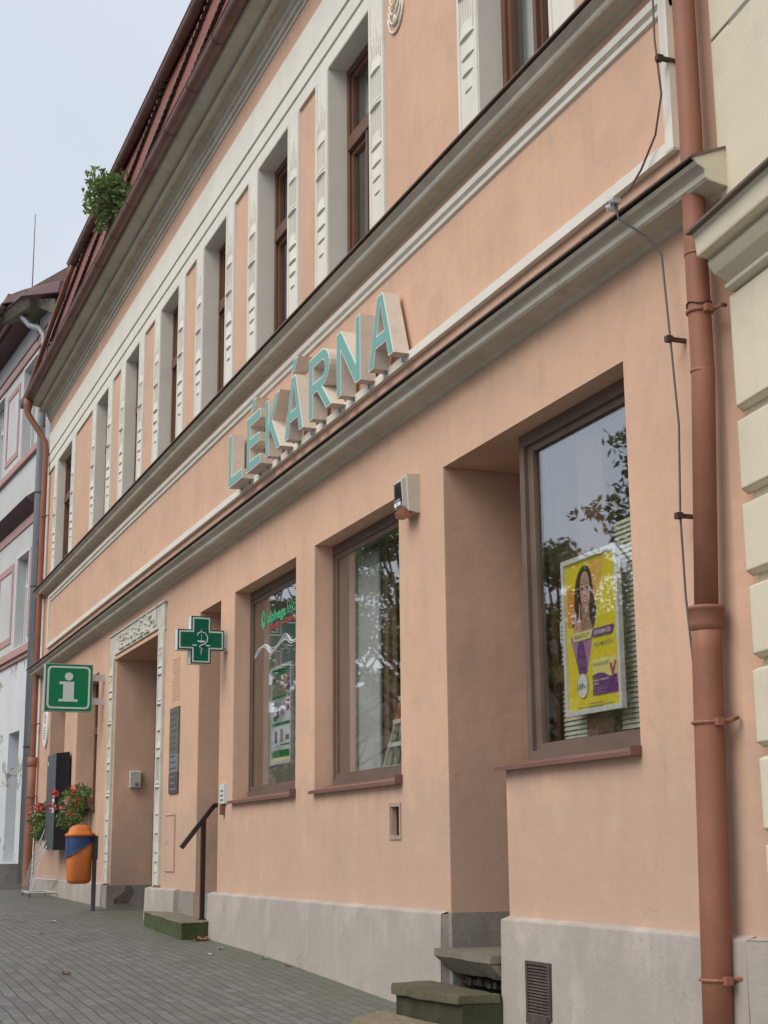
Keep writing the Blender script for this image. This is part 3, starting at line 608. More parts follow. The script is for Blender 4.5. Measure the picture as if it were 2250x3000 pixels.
# ---- doors
mb = MB(); mb.box(-10.14, -9.2, 1.25, 1.33, 1.0, 4.37); mb.box(-10.05, -9.3, 1.225, 1.25, 1.15, 2.2); mb.box(-10.05, -9.3, 1.225, 1.25, 2.35, 4.2); d = mb.build('door', 'darkwood', B)
mb = MB(); mb.tube([(-9.38, 1.20, 2.0), (-9.38, 1.16, 2.0), (-9.5, 1.16, 2.0)], .012, 8); mb.build('handle', 'alu', d)
mb = MB(); mb.box(-17.52, -16.58, 0.66, 0.74, 1.04, 4.35); mb.box(-17.42, -16.68, 0.63, 0.66, 1.2, 2.2); d = mb.build('door', 'darkwood', B)
mb = MB(); mb.tube([(-16.8, 0.62, 2.05), (-16.8, 0.57, 2.05), (-16.9, 0.57, 2.05)], .012, 8); mb.build('handle', 'alu', d)
mb = MB(); mb.box(-22.53, -19.68, 0.62, 0.72, 0.55, 4.43)
for k in range(4): mb.box(-22.45 + k * .7, -21.85 + k * .7, 0.59, 0.62, 0.9, 2.2); mb.box(-22.45 + k * .7, -21.85 + k * .7, 0.59, 0.62, 2.4, 4.2)
d = mb.build('carriage_door', 'darkwood', B)
mb = MB(); mb.tube([(-21.0, 0.59, 1.9), (-21.0, 0.54, 1.9), (-21.12, 0.54, 1.9)], .014, 8); mb.build('handle', 'alu', d)

# ---- portal surround
PMR = dict(tassel=(4.30, 4.05), husks=[(4.28, 4.16, 1), (3.98, 3.91, 1), (3.90, 3.81, 1), (3.20, 3.08, 1), (2.92, 2.84, 1), (2.82, 2.73, 1), (2.10, 2.0, .9), (1.86, 1.76, .9), (1.63, 1.52, .85), (1.48, 1.39, .75), (1.35, 1.27, .6)], rings=[3.42, 2.34], flute=(2.45, 2.70))
mb = MB()
pilaster(mb, -22.93, -22.60, 1.07, 4.40, PMR, -0.035); pilaster(mb, -19.62, -19.30, 1.10, 4.40, PMR, -0.035)
mb.box(-22.93, -19.28, -0.036, 0.01, 4.46, 4.77); mb.box(-22.96, -19.25, -0.055, 0.01, 4.765, 4.79)
mb.box(-22.93, -22.55, -0.034, .01, 4.40, 4.46); mb.box(-19.64, -19.28, -0.034, .01, 4.40, 4.46)
R2 = random.Random(3)
for k in range(60):   # weathered relief ornament in the lintel
    x = R2.uniform(-22.3, -20.0); z = R2.uniform(4.53, 4.72); r = R2.uniform(.02, .05)
    mb.tube([(x - r, -0.038, z), (x, -0.055, z + R2.uniform(-.02, .02)), (x + r, -0.038, z + R2.uniform(-.03, .03))], [0.008, 0.018, 0.008], 6)
for k in range(5): mb.tube([(-22.2 + k * .42, -.04, 4.5), (-21.85 + k * .42, -.05, 4.5)], .012, 6)
for s in (-19.85,): 
    mb.box(s - .12, s + .12, -.05, -.036, 4.52, 4.74); mb.lathe((s, -.05, 4.6), [(.02, -.05), (.04, 0), (.02, .06)], 8)
mb.build('portal_surround', surf('weathered_white_plaster', (0.62, 0.60, 0.53), 0.9, 0.12, (0.30, 0.28, 0.23), 0.5, 4, 50, 0.5, 0.006, streak=0.2), B)
mb = MB(); mb.box(-22.6, -19.66, -0.02, 0.70, 4.385, 4.434); mb.box(-19.7, -19.62, -.02, .7, 1.07, 4.4); mb.build('portal_lining', 'pink', B)

# ---- left-hand ground floor windows
for (a, b) in ((-25.82, -23.95), (-28.70, -27.06)):
    y = 0.30; mb = MB(); zb, zt = 2.27, 4.36; f = .08; c = (a + b) / 2
    mb.box(a, a + f, y, y + .08, zb, zt); mb.box(b - f, b, y, y + .08, zb, zt); mb.box(a + f, b - f, y, y + .08, zt - f, zt); mb.box(a + f, b - f, y, y + .08, zb, zb + f)
    mb.box(a + f, b - f, y - .02, y + .08, 3.48, 3.60); mb.box(c - .05, c + .05, y - .01, y + .085, zb + f, 3.48)
    for s0, s1 in ((a + f, c - .05), (c + .05, b - f)):
        mb.box(s0, s0 + .05, y + .02, y + .07, zb + f, 3.48); mb.box(s1 - .05, s1, y + .02, y + .07, zb + f, 3.48)
    w = mb.build('window', 'wood', B)
    mb = MB(); mb.box(a + f, b - f, y + .05, y + .056, zb + f, zt - f); mb.build('pane', 'glassup', w)
    mb = MB(); curtain_mesh(mb, a + .02, b - .02, y + .15, zb, zt); mb.build('curtain', 'curtain', w)
    mb = MB(); sill(mb, a, b, 2.22, 0.06, 0.0); mb.build('sill', 'sill', w)
    mb = MB(); mb.box(a, b, y + .4, y + .6, zb, zt); mb.build('room', 'room', w)

# ---- small wall details belonging to the building
mb = MB(); mb.box(-11.33, -11.30, -.01, .012, 1.59, 1.875); mb.box(-11.115, -11.085, -.01, .012, 1.59, 1.875); mb.box(-11.3, -11.115, -.01, .012, 1.845, 1.875); mb.box(-11.3, -11.115, -.01, .012, 1.59, 1.62)
v = mb.build('wall_vent', surf('vent_surround', (0.42, 0.30, 0.25), 0.8, 0.15, None, 0, 8, 50, 0.2, 0.002), B)
mb = MB(); mb.box(-11.3, -11.11, .06, .09, 1.6, 1.86); mb.box(-11.21, -11.2, .01, .06, 1.62, 1.845); mb.build('vent_opening', 'slot', v)
gx0, gx1, gz0, gz1 = -8.80, -8.525, 0.50, 0.797
mb = MB(); mb.box(gx0 - .025, gx0, -.085, -.05, gz0 - .02, gz1 + .02); mb.box(gx1, gx1 + .025, -.085, -.05, gz0 - .02, gz1 + .02); mb.box(gx0, gx1, -.085, -.05, gz1, gz1 + .02); mb.box(gx0, gx1, -.10, -.05, gz0 - .06, gz0)
z = gz0
while z < gz1 - .01:
    mb.add([(gx0, -.086, z), (gx1, -.086, z), (gx1, -.072, z + .013), (gx0, -.072, z + .013)], [(0, 1, 2, 3)]); z += .0185
g = mb.build('cellar_grille', 'grille', B, norm=False)
mb = MB(); mb.box(gx0, gx1, -.0705, -.066, gz0, gz1); mb.build('grille_backing', 'slot', g)
mb = MB(); mb.box(-19.06, -18.57, -.012, 0, 1.275, 1.97); mb.box(-18.585, -18.565, -.02, 0, 1.27, 1.975); mb.box(-19.05, -18.57, -.02, 0, 1.965, 1.975)
mb.box(-18.98, -18.94, -.02, -.01, 1.62, 1.66); mb.build('meter_hatch', 'pink', B)
mb = MB()
for k in range(14):
    mb.box(-18.9 + R2.uniform(0, .03), -18.48 - R2.uniform(0, .03), -.003, 0, 3.40 + k * .04, 3.425 + k * .04)
mb.build('faded_notice', surf('faded_paint', (0.60, 0.375, 0.265), 0.9, 0.2, None, 0, 14, 60, 0.2, 0.002), B)
# relief medallion between the two nearest upper windows
mb = MB()
cx, cz = -10.98, 8.86
for k in range(5):
    r = .05 + .035 * k
    mb.tube([(cx + r * math.cos(t) * .9, -.012 - .006 * (4 - k), cz + .16 - r * 1.35 + r * 1.35 * math.sin(t) * .8) for t in [math.pi + math.pi * j / 8 for j in range(9)]], .011, 6)
mb.lathe((cx, -.01, cz - .17), [(.01, -.05), (.03, -.02), (.02, .03)], 8)
mb.build('wall_medallion', 'white', B, True)

# ---- gutters, roof, pipes
def gutter_mesh(mb, x0, x1, yc, zc, r, seams=1.2):
    n = 10; pr = [(math.cos(math.pi + math.pi * k / n), math.sin(math.pi + math.pi * k / n)) for k in range(n + 1)]
    for (xa, xb) in ((x0, x1),):
        vs = []
        for x in (xa, xb):
            vs += [(x, yc + r * c, zc + r * s) for c, s in pr] + [(x, yc + (r - .006) * c, zc + (r - .006) * s) for c, s in reversed(pr)]
        m = 2 * (n + 1)
        mb.smooth = True; mb.add(vs, [(k, k + 1, m + k + 1, m + k) for k in range(m - 1)] + [(m - 1, 0, m, 2 * m - 1)]); mb.smooth = False
        mb.add(vs[:m], [tuple(range(m))])
    x = x0 + .6
    while x < x1:
        vs = []
        for xx in (x - .016, x + .016): vs += [(xx, yc + (r + .012) * c, zc + (r + .012) * s) for c, s in pr]
        mb.add(vs, [(k, k + 1, n + 2 + k, n + 1 + k) for k in range(n)]); x += seams
    mb.tube([(x0, yc - r, zc + .004), (x1, yc - r, zc + .004)], .011, 8)
    mb.quad((x0, yc + r, zc), (x1, yc + r, zc), (x1, yc + r + .05, zc + .05), (x0, yc + r + .05, zc + .05))
mb = MB(); gutter_mesh(mb, -30.25, -5.0, -0.49, 10.76, 0.096); mb.box(-30.27, -30.24, -.575, -.39, 10.66, 10.78); G1 = mb.build('gutter', 'gutter', B, norm=False)
mb = MB(); mb.hexa([(-30.62, -.60, 10.62), (-30.25, -.60, 10.66), (-30.25, -.5, 10.66), (-30.62, -.5, 10.62)], [(-30.7, -.62, 10.80), (-30.25, -.60, 10.76), (-30.25, -.5, 10.76), (-30.7, -.5, 10.80)]); mb.build('gutter_spout', surf('grey_tin', (0.12, 0.12, 0.13), 0.5, 0.1), G1)
# steep lower roof
ROOF0, ROOF1 = (-0.41, 10.77), (-0.24, 12.25)
def rp(x, t, out=0.0): return (x, ROOF0[0] + (ROOF1[0] - ROOF0[0]) * t - out, ROOF0[1] + (ROOF1[1] - ROOF0[1]) * t)
xt, xbm = -26.3, -30.0
mb = MB(); mb.quad(rp(xbm, 0), rp(-5, 0), rp(-5, 1), rp(xt, 1))
mb.quad(rp(xt, 1), rp(-5, 1), (-5, 4.5, 15.2), (xt, 4.5, 15.2)); mb.quad(rp(xbm, 0), rp(xt, 1), (xt, 4.5, 15.2), (xbm, 4.5, 13))
mb.quad((-30.2, 0, 10.72), (-5, 0, 10.72), (-5, 9, 10.72), (-30.2, 9, 10.72)); mb.quad((-5, 4.5, 15.2), (xt, 4.5, 15.2), (xt, 9, 10.8), (-5, 9, 10.8))
RF = mb.build('roof', 'roofred', B, norm=False)
mb = MB()
bay = 3.0; x = -30.4
while x < -5.5:
    for row in range(5):
        for k in range(22):
            xx = x + row * 0.62 + k * 0.15; tt = 0.10 + row * 0.10 + k * 0.022
            if tt < 0.96 and xx > xbm + (xt - xbm) * tt + 0.12:
                o1 = .055
                a = rp(xx, tt, o1); b_ = rp(xx + .12, tt, o1); c_ = rp(xx + .15, tt + .075, .006); d_ = rp(xx, tt + .075, .006); mid = rp(xx + .06, tt - .035, o1)
                mb.m = 0; mb.add([a, mid, b_, c_, d_], [(0, 1, 2, 3, 4)]); mb.m = 1
                mb.add([a, mid, b_, rp(xx + .12, tt, 0), rp(xx + .06, tt - .035, 0), rp(xx, tt, 0)], [(0, 1, 4, 5), (1, 2, 3, 4)])
    x += bay
mb.build('tile_course', ['tilelight', 'tile'], RF, norm=False)
mb = MB(); gutter_mesh(mb, xt, -5.0, -0.335, 12.22, 0.085, 1.3); G2 = mb.build('upper_gutter', 'gutter', B, norm=False)
mb = MB(); mb.tube([(xt + .15, -.335, 12.15), (xt - .05, -.37, 12.0), (-27.6, -.42, 11.62), (-29.9, -.52, 10.85), (-30.15, -.52, 10.78)], .05, 12); mb.build('roof_downpipe', 'pipe', G2, True)
# right downpipe
PY = -0.12
def pipe_obj(pts, r, collar=None, clampz=(), thick=None):
    mb = MB(); mb.smooth = True; mb.tube(pts, r, 20); mb.smooth = False
    return mb
right = [(-6.41, PY, 10.5), (-6.41, PY, 6.2), (-6.412, PY, 5.44), (-6.43, PY, 4.75), (-6.432, PY, 3.96), (-6.535, PY, 2.62)]
mb = pipe_obj(right, 0.063)
mb.smooth = True
mb.tube([(-6.531, PY, 2.66), (-6.545, PY, 2.5), (-6.60, PY, 1.3), (-6.655, PY, 0.1)], 0.078, 20)
mb.tube([(-6.531, PY, 2.73), (-6.531, PY, 2.715), (-6.532, PY, 2.71), (-6.535, PY, 2.64), (-6.538, PY, 2.60)], [0.096, 0.098, 0.091, 0.091, 0.078], 20)
mb.tube([(-6.434, PY, 4.0), (-6.436, PY, 3.98)], 0.066, 16); mb.tube([(-6.43, PY, 4.66), (-6.43, PY, 4.645)], 0.066, 16)
mb.tube([(-6.48, -.48, 10.68), (-6.48, -.47, 10.55), (-6.42, -.16, 10.3), (-6.41, PY, 10.15)], .06, 14)
DP = mb.build('downpipe', 'pipe', B)
def bracket(c, r, dx=0.0):
    mb = MB(); x, y, z = c; n = 12
    mb.tube([(x + r * math.cos(t), y + r * math.sin(t), z) for t in [-2.6 + 5.6 * k / n - .3 for k in range(n + 1)]], .009, 6)
    mb.tube([(x + r * .7, y + r * .6, z), (x + r + .05, y + .06, z + .01), (x + r + .03, .10 + y, z + .02)], .012, 6)
    mb.box(x + r * .6, x + r + .03, y - .02, y + .02, z - .02, z + .02)
    return mb
for z, x, r in ((2.13, -6.565, .084), (0.86, -6.622, .084), (4.32, -6.43, .068)):
    bracket((x, PY, z), r).build('bracket', 'pipe', DP)
mb = MB(); mb.tube([(-6.43 + .068 * math.cos(t), PY + .068 * math.sin(t), 4.36 + .01 * math.sin(3 * t)) for t in [k * math.pi / 8 for k in range(17)]], .004, 5); mb.build('wire_tie', 'clip', DP)
# left downpipe
mb = MB(); mb.smooth = True
mb.tube([(-30.15, -.5, 10.70), (-30.15, -.5, 10.55), (-30.15, -.50, 10.42), (-30.12, -.46, 10.32), (-30.02, -.22, 9.92), (-30.0, -.14, 9.78), (-30.0, -.12, 9.6), (-30.0, -.12, 3.4), (-30.02, -.12, 3.22)], [.1, .095, .065, .06, .06, .06, .06, .06, .06], 14)
mb.tube([(-30.0, -.12, 3.30), (-30.02, -.12, 2.4), (-30.1, -.12, 0.95), (-30.12, -.16, .86)], .085, 14)
mb.tube([(-30.0, -.12, 3.36), (-30.0, -.12, 3.22), (-30.01, -.12, 3.16)], [.1, .098, .085], 14)
DL = mb.build('downpipe', 'pipe', B)
for z in (8.2, 4.0, 2.6): bracket((-30.0, -.12, z), .066 if z > 3.3 else .088).build('bracket', 'pipe', DL)

# ------------------------------------------------------------------ lightning conductor
L = thing('lightning_conductor', (-6.9, 0, 1.5), 'thin grey lightning conductor wire running down the salmon wall beside the right downpipe', 'cable')
mb = MB()
cp = [(-6.80, 9.6), (-6.835, 6.452), (-6.84, 6.116), (-6.80, 5.75), (-6.83, 5.56), (-7.0, 5.42), (-7.13, 5.36), (-7.18, 5.30)]
mb.tube([(x * (.985 if z > 5.6 else 1), -.11 if z > 5.6 else -.08, z) for x, z in cp[:-1]] + [(-7.0, -.20, 5.25), (-6.93, -.31, 5.14)], .0065, 8)
mb.tube([(-6.93, -.31, 5.14), (-6.92, -.30, 5.04), (-6.86, -.16, 4.93), (-6.80, -.10, 4.80), (-6.80, -.09, 4.60), (-6.76, -.10, 4.30), (-6.72, -.10, 3.77), (-6.755, -.10, 3.27), (-6.745, -.10, 2.82), (-6.71, -.09, 2.33), (-6.69, -.07, 2.0)], .0065, 8)
mb.build('wire', 'cable', L, True)
for x, z in ((-6.70, 5.98), (-6.76, 4.28), (-6.755, 3.265)):
    mb = MB(); mb.box(x - .012, x + .012, -.12, 0, z - .011, z + .011); mb.box(x - .018, x + .018, -.128, -.09, z - .017, z + .017); mb.build('clip', 'clip', L)
mb = MB()
for dx, dz in ((0, 0), (.03, .03)):
    mb.box(-6.97 + dx, -6.93 + dx, -.345, -.29, 5.10 + dz, 5.13 + dz)
    mb.lathe((-6.95 + dx, -.35, 5.10 + dz), [(.006, 0), (.012, .012), (.012, .022), (.004, .03)], 8)
mb.build('clamp', 'alu', L)

# ------------------------------------------------------------------ raised letter sign
SG = thing('letter_sign', (-13.2, -.05, 5.4), 'teal raised letters reading LÉKÁRNA with beige sides on the frieze', 'sign')
def offset(poly, d):
    n = len(poly); out = []
    area = sum(poly[i][0] * poly[(i + 1) % n][1] - poly[(i + 1) % n][0] * poly[i][1] for i in range(n))
    sgn = 1 if area > 0 else -1
    for i in range(n):
        p0, p1, p2 = Vector(poly[i - 1]), Vector(poly[i]), Vector(poly[(i + 1) % n])
        e1 = (p1 - p0).normalized(); e2 = (p2 - p1).normalized()
        n1 = Vector((-e1.y, e1.x)) * sgn; n2 = Vector((-e2.y, e2.x)) * sgn
        m = (n1 + n2); m = m.normalized() if m.length > 1e-6 else n1
        k = d / max(0.35, m.dot(n1)); out.append((p1.x + m.x * k, p1.y + m.y * k))
    return out
def arc(cx, cz, rx, rz, a0, a1, n=10): return [(cx + rx * math.cos(rad(a0 + (a1 - a0) * k / n)), cz + rz * math.sin(rad(a0 + (a1 - a0) * k / n))) for k in range(n + 1)]
T = .105  # stroke
def glyphs():
    H = 0.60; g = {}
    g['L'] = ([[(0, 0), (.50, 0), (.50, T), (T * 1.05, T), (T * 1.05, H), (0, H)]], .50)
    g['E'] = ([[(0, 0), (.47, 0), (.47, T), (T, T), (T, .25), (.43, .25), (.43, .35), (T, .35), (T, H - T), (.47, H - T), (.47, H), (0, H)]], .47)
    g['K'] = ([[(0, 0), (T, 0), (T, .19), (.17, .27), (.40, 0), (.535, 0), (.245, .345), (.50, H), (.37, H), (T, .33), (T, H), (0, H)]], .52)
    g['A'] = ([[(0, 0), (.115, 0), (.165, .15), (.415, .15), (.465, 0), (.58, 0), (.35, H), (.23, H)], [(.20, .255), (.38, .255), (.29, .52)]], .58)
    out = [(0, 0), (T, 0), (T, .235), (.22, .235), (.44, 0), (.58, 0), (.345, .245)] + arc(.34, .4225, .185, .1775, -75, 90) + [(0, H)]
    g['R'] = ([out, [(T, .335), (T, H - .10)] + list(reversed(arc(.33, .4175, .085, .0825, -90, 90, 8)))], .56)
    g['N'] = ([[(0, 0), (T, 0), (T, .42), (.48, 0), (.60, 0), (.60, H), (.60 - T, H), (.60 - T, .18), (.12, H), (0, H)]], .60)
    return g
GL = glyphs()
word = [('L', -15.665, .53, 0), ('E', -14.95, .50, 1), ('K', -14.265, .51, 0), ('A', -13.61, .575, 2), ('R', -12.855, .63, 0), ('N', -12.065, .60, 0), ('A', -11.27, .58, 0)]
for ch, x0, w, acc in word:
    polys, w0 = GL[ch]; k = w / w0; zb = 5.47
    pg = [[(x0 + x * k, zb + z) for x, z in p] for p in polys]
    sets = [pg]
    if acc == 1: sets.append([[(x0 + .14, zb + .65), (x0 + .25, zb + .65), (x0 + .35, zb + .76), (x0 + .22, zb + .76)]])
    if acc == 2: sets.append([[(x0 + .21, zb + .65), (x0 + .32, zb + .65), (x0 + .42, zb + .77), (x0 + .29, zb + .77)]])
    for si, S_ in enumerate(sets):
        mb = MB(); mb.extr(S_, -.176, -.04, capf=True)
        nm = 'letter' if si == 0 else 'accent'
        lo = mb.build(nm, 'letterside', SG if si == 0 else SG, norm=True)
        mb = MB(); mb.extr(S_, -.184, -.1765); mb.build('rim', 'tealrim', lo)
        mb = MB(); ins = [offset(p, .011) if j == 0 else offset(p, -.011) for j, p in enumerate(S_)]
        mb.flatpoly(ins, -.187); mb.build('face', 'teal', lo, norm=False)
    mb = MB()
    for xx in (x0 + .1, x0 + w - .12): mb.tube([(xx, -.06, zb + .01), (xx, -.06, zb - .03), (xx, -.02, zb - .04)], .005, 6)
    mb.tube([(x0 + w * .3, -.03, zb - .015), (x0 + w * .7, -.03, zb - .04), (x0 + w + .08, -.03, zb - .02)], .006, 6)
    mb.build('fixing', 'clip', SG)

# ------------------------------------------------------------------ green cross sign
X0 = -16.26
CR = thing('cross_sign', (X0, -.02, 3.84), 'green pharmacy cross light box with serpent and bowl, beside the narrow door', 'sign')
def crosspoly(cy, cz, R, a): return [(cy - R, cz - a), (cy - a, cz - a), (cy - a, cz - R), (cy + a, cz - R), (cy + a, cz - a), (cy + R, cz - a), (cy + R, cz + a), (cy + a, cz + a), (cy + a, cz + R), (cy - a, cz + R), (cy - a, cz + a), (cy - R, cz + a)]
def SX(mb): mb.T = lambda x, y, z: (y, x, z); return mb     # build in (Y,Z) plane: local x->Y, local y->X
cy, cz = -.312, 3.842
mb = SX(MB()); P = crosspoly(cy, cz, .268, .115); mb.extr([P], X0 - .15, X0 - .012, capf=True); mb.build('case', 'signwhite', CR)
mb = SX(MB()); mb.extr([P], X0 - .012, X0, capf=False); mb.extr([crosspoly(cy, cz, .2685, .1155)], X0 - .15, X0 - .14); mb.build('edge', 'darkgreen', CR)
mb = SX(MB()); mb.flatpoly([crosspoly(cy, cz, .254, .101)], X0 + .003); mb.build('outline', 'signwhite', CR, norm=False)
mb = SX(MB()); mb.flatpoly([crosspoly(cy, cz, .237, .084)], X0 + .006); mb.build('face', 'green2', CR, norm=False)
mb = MB()
xf = X0 + .012; sy, sz = cy, cz
mb.tube([(xf, sy - .045, sz + .045), (xf, sy - .035, sz + .075), (xf, sy, sz + .09), (xf, sy + .045, sz + .075), (xf, sy + .072, sz + .035), (xf, sy + .072, sz - .01), (xf, sy + .045, sz - .045), (xf, sy, sz - .062), (xf, sy - .02, sz - .075), (xf, sy - .012, sz - .09), (xf, sy + .012, sz - .105), (xf, sy + .008, sz - .12), (xf, sy - .01, sz - .135), (xf, sy + .006, sz - .15), (xf, sy, sz - .175)],
        [.004, .0055, .006, .006, .006, .006, .006, .006, .0055, .005, .005, .0045, .004, .0035, .002], 6)
mb.tube([(xf, sy, sz + .10), (xf, sy, sz - .02)], .002, 5); mb.tube([(xf, sy - .006, sz + .115), (xf, sy + .006, sz + .108)], .005, 5)
def bowl(y, z, r): mb.T = lambda x, yy, zz: (yy, x, zz); mb.extr([[(y + r * math.cos(rad(a)), z + r * .5 * math.sin(rad(a))) for a in range(180, 361, 20)]], xf, xf + .004); mb.T = None
bowl(sy, sz - .01, .048); bowl(sy - .078, sz - .058, .03); bowl(sy + .078, sz - .058, .03)
mb.build('serpent_emblem', 'signwhite', CR)
mb = MB(); mb.box(X0 - .13, X0 - .03, -.045, .0, 3.76, 3.92); mb.box(X0 - .15, X0, -.012, .0, 3.73, 3.95); mb.build('bracket', 'alu', CR)

# ------------------------------------------------------------------ information sign
X0 = -23.435
IS = thing('information_sign', (X0, -.1, 4.0), 'square green sign with a white letter i, on two bars above the flower boxes', 'sign')
ya, yb, za, zb = -.928, -.203, 3.672, 4.398
mb = MB(); mb.box(X0 - .14, X0 - .004, ya - .012, yb + .005, za - .008, zb + .008); mb.build('case', 'alu', IS)
def rrect(x0, x1, z0, z1, r, n=5):
    o = []
    for cx, cz_, a in ((x1 - r, z1 - r, 0), (x0 + r, z1 - r, 90), (x0 + r, z0 + r, 180), (x1 - r, z0 + r, 270)):
        o += [(cx + r * math.cos(rad(a + 90 * k / n)), cz_ + r * math.sin(rad(a + 90 * k / n))) for k in range(n + 1)]
    return o
mb = SX(MB()); mb.flatpoly([[(ya, za), (yb, za), (yb, zb), (ya, zb)]], X0); mb.build('face', 'green', IS, norm=False)
mb = SX(MB()); mb.flatpoly([rrect(ya + .025, yb - .035, za + .035, zb - .03, .07), rrect(ya + .055, yb - .062, za + .062, zb - .057, .05)], X0 + .003); mb.build('border', 'signwhite', IS, norm=False)
cy = (ya + yb) / 2 - .005
mb = SX(MB())
mb.flatpoly([[(cy + .065 * math.cos(k * math.pi / 12), 4.208 + .063 * math.sin(k * math.pi / 12)) for k in range(24)]], X0 + .003)
mb.flatpoly([[(cy - .15, za + .145), (cy + .145, za + .145), (cy + .145, za + .185), (cy + .085, za + .185), (cy + .085, 4.128), (cy - .145, 4.128), (cy - .145, 4.085), (cy - .085, 4.085), (cy - .085, za + .185), (cy - .15, za + .185)]], X0 + .003)
mb.build('symbol', 'signwhite', IS, norm=False)
mb = MB()
for z in (4.21, 3.84): mb.box(X0 - .1, X0 - .06, yb, 0.0, z - .05, z + .05); mb.box(X0 - .11, X0 - .03, -.02, 0, z - .065, z + .065)
mb.build('bracket', 'alu', IS)

# ------------------------------------------------------------------ alarm siren box
SB = thing('alarm_box', (-10.82, 0, 4.3), 'beige alarm siren box with an orange lower edge, above the middle shop window', 'alarm')
xa, xb, z0, z1 = -10.85, -10.615, 4.10, 4.44
mb = MB(); mb.hexa([(xa + .03, -.08, z0 + .02), (xb, -.08, z0 + .02), (xb, 0, z0), (xa, 0, z0)], [(xa + .03, -.13, z1 - .05), (xb - .0, -.13, z1 - .05), (xb, 0, z1), (xa, 0, z1)])
mb = MB()
mb.hexa([(xa, 0, z0 + .02), (xb, 0, z0 + .02), (xb, -.095, z0 + .035), (xa, -.095, z0 + .035)], [(xa, 0, z1), (xb, 0, z1), (xb, -.11, z1 - .01), (xa, -.11, z1 - .01)])
mb.hexa([(xa + .03, -.095, z0 + .05), (xb - .03, -.095, z0 + .05), (xb - .03, -.13, z0 + .08), (xa + .03, -.13, z0 + .08)], [(xa + .03, -.105, z1 - .02), (xb - .03, -.105, z1 - .02), (xb - .03, -.145, z1 - .05), (xa + .03, -.145, z1 - .05)])
mb.build('case', 'offwhite', SB)
mb = MB()
for k in range(9): mb.box(xa + .05, xb - .05, -.150, -.13, z1 - .075 - k * .018, z1 - .066 - k * .018)
mb.build('louvre', 'slot', SB)
mb = MB(); mb.hexa([(xa + .02, -.06, z0), (xb - .02, -.06, z0), (xb - .02, -.13, z0 + .005), (xa + .02, -.12, z0 + .005)], [(xa + .02, -.06, z0 + .04), (xb - .02, -.06, z0 + .04), (xb - .02, -.137, z0 + .055), (xa + .02, -.137, z0 + .055)]); mb.build('lamp_lens', plain('orange_lens', (0.30, 0.105, 0.06), 0.35), SB)
mb = MB(); mb.box(xa + .05, xb - .06, -.1475, -.142, z0 + .088, z0 + .15); lb = mb.build('name_plate', 'white2', SB)
mb = MB()
for k in range(3): mb.box(xa + .09, xb - .1 - .03 * k, -.1495, -.148, z0 + .1 + k * .016, z0 + .106 + k * .016)
mb.build('print', 'greytext', lb)

# ------------------------------------------------------------------ poster in the right shop window
PO = thing('poster', (-8.3, .22, 2.35), 'yellow vitamin poster of a dark haired woman in the nearest shop window', 'poster')
YP = 0.275; KP = (4.5 + YP) / 4.74
def pp(x, z): return (x * KP, 1.5 + (z - 1.5) * KP)
def flat(mb, pts, lay): mb.flatpoly([[pp(*p) for p in pts]], YP - .0006 * lay)
px0, pz0 = pp(-8.735, 2.348); px1, pz1 = pp(-8.005, 3.386); f = .032
mb = MB()
for a_, b_, c_, d_ in ((px0, px0 + f, pz0, pz1), (px1 - f, px1, pz0, pz1), (px0 + f, px1 - f, pz0, pz0 + f), (px0 + f, px1 - f, pz1 - f, pz1)):
    mb.box(a_, b_, YP - .018, YP + .012, c_, d_)
mb.box(px0, px1, YP + .012, YP + .016, pz0, pz1)
mb.build('frame', plain('white_frame', (0.78, 0.80, 0.80), 0.4), PO)
mb = MB(); mb.box(px0 + f, px1 - f, YP, YP + .012, pz0 + f, pz1 - f); pr_ = mb.build('print', 'posteryellow', PO)
def pl(name, mat, pts, lay): mb = MB(); flat(mb, pts, lay); return mb.build(name, mat, pr_, norm=False)
pl('orange_shape', 'lightorange', [(-8.371, 3.328), (-8.19, 3.334), (-8.251, 3.136), (-8.293, 3.031), (-8.333, 3.093), (-8.358, 3.211)], 1)
pl('orange_shape', 'orange', [(-8.695, 3.199), (-8.577, 3.167), (-8.602, 2.992), (-8.661, 2.931), (-8.692, 2.936)], 1)
pl('torso', 'lilac', [(-8.66, 2.856), (-8.616, 2.89), (-8.356, 2.883), (-8.452, 2.609), (-8.556, 2.61), (-8.595, 2.705)], 2)
pl('neck', 'skind', [(-8.50, 3.06), (-8.395, 3.048), (-8.395, 2.955), (-8.352, 2.883), (-8.616, 2.888), (-8.50, 2.96)], 4)
hair = [(-8.424, 3.314), (-8.39, 3.30), (-8.362, 3.262), (-8.347, 3.209), (-8.335, 3.15), (-8.333, 3.093), (-8.318, 3.06), (-8.303, 3.02), (-8.312, 2.985), (-8.322, 2.951), (-8.33, 2.92), (-8.352, 2.887), (-8.385, 2.895), (-8.40, 2.93), (-8.395, 2.99), (-8.40, 3.05), (-8.49, 3.05), (-8.485, 2.98), (-8.50, 2.945), (-8.53, 2.925), (-8.58, 2.935), (-8.643, 2.926), (-8.622, 2.95), (-8.602, 2.992), (-8.592, 3.06), (-8.582, 3.133), (-8.575, 3.18), (-8.561, 3.225), (-8.53, 3.275), (-8.49, 3.305), (-8.455, 3.318)]
pl('hair', 'hair', hair, 3)
pl('face', 'skin', [(-8.43, 3.277), (-8.40, 3.262), (-8.384, 3.225), (-8.374, 3.157), (-8.378, 3.10), (-8.392, 3.06), (-8.415, 3.035), (-8.44, 3.03), (-8.47, 3.045), (-8.49, 3.075), (-8.50, 3.121), (-8.506, 3.17), (-8.50, 3.21), (-8.487, 3.25), (-8.46, 3.274)], 5)
mb = MB()
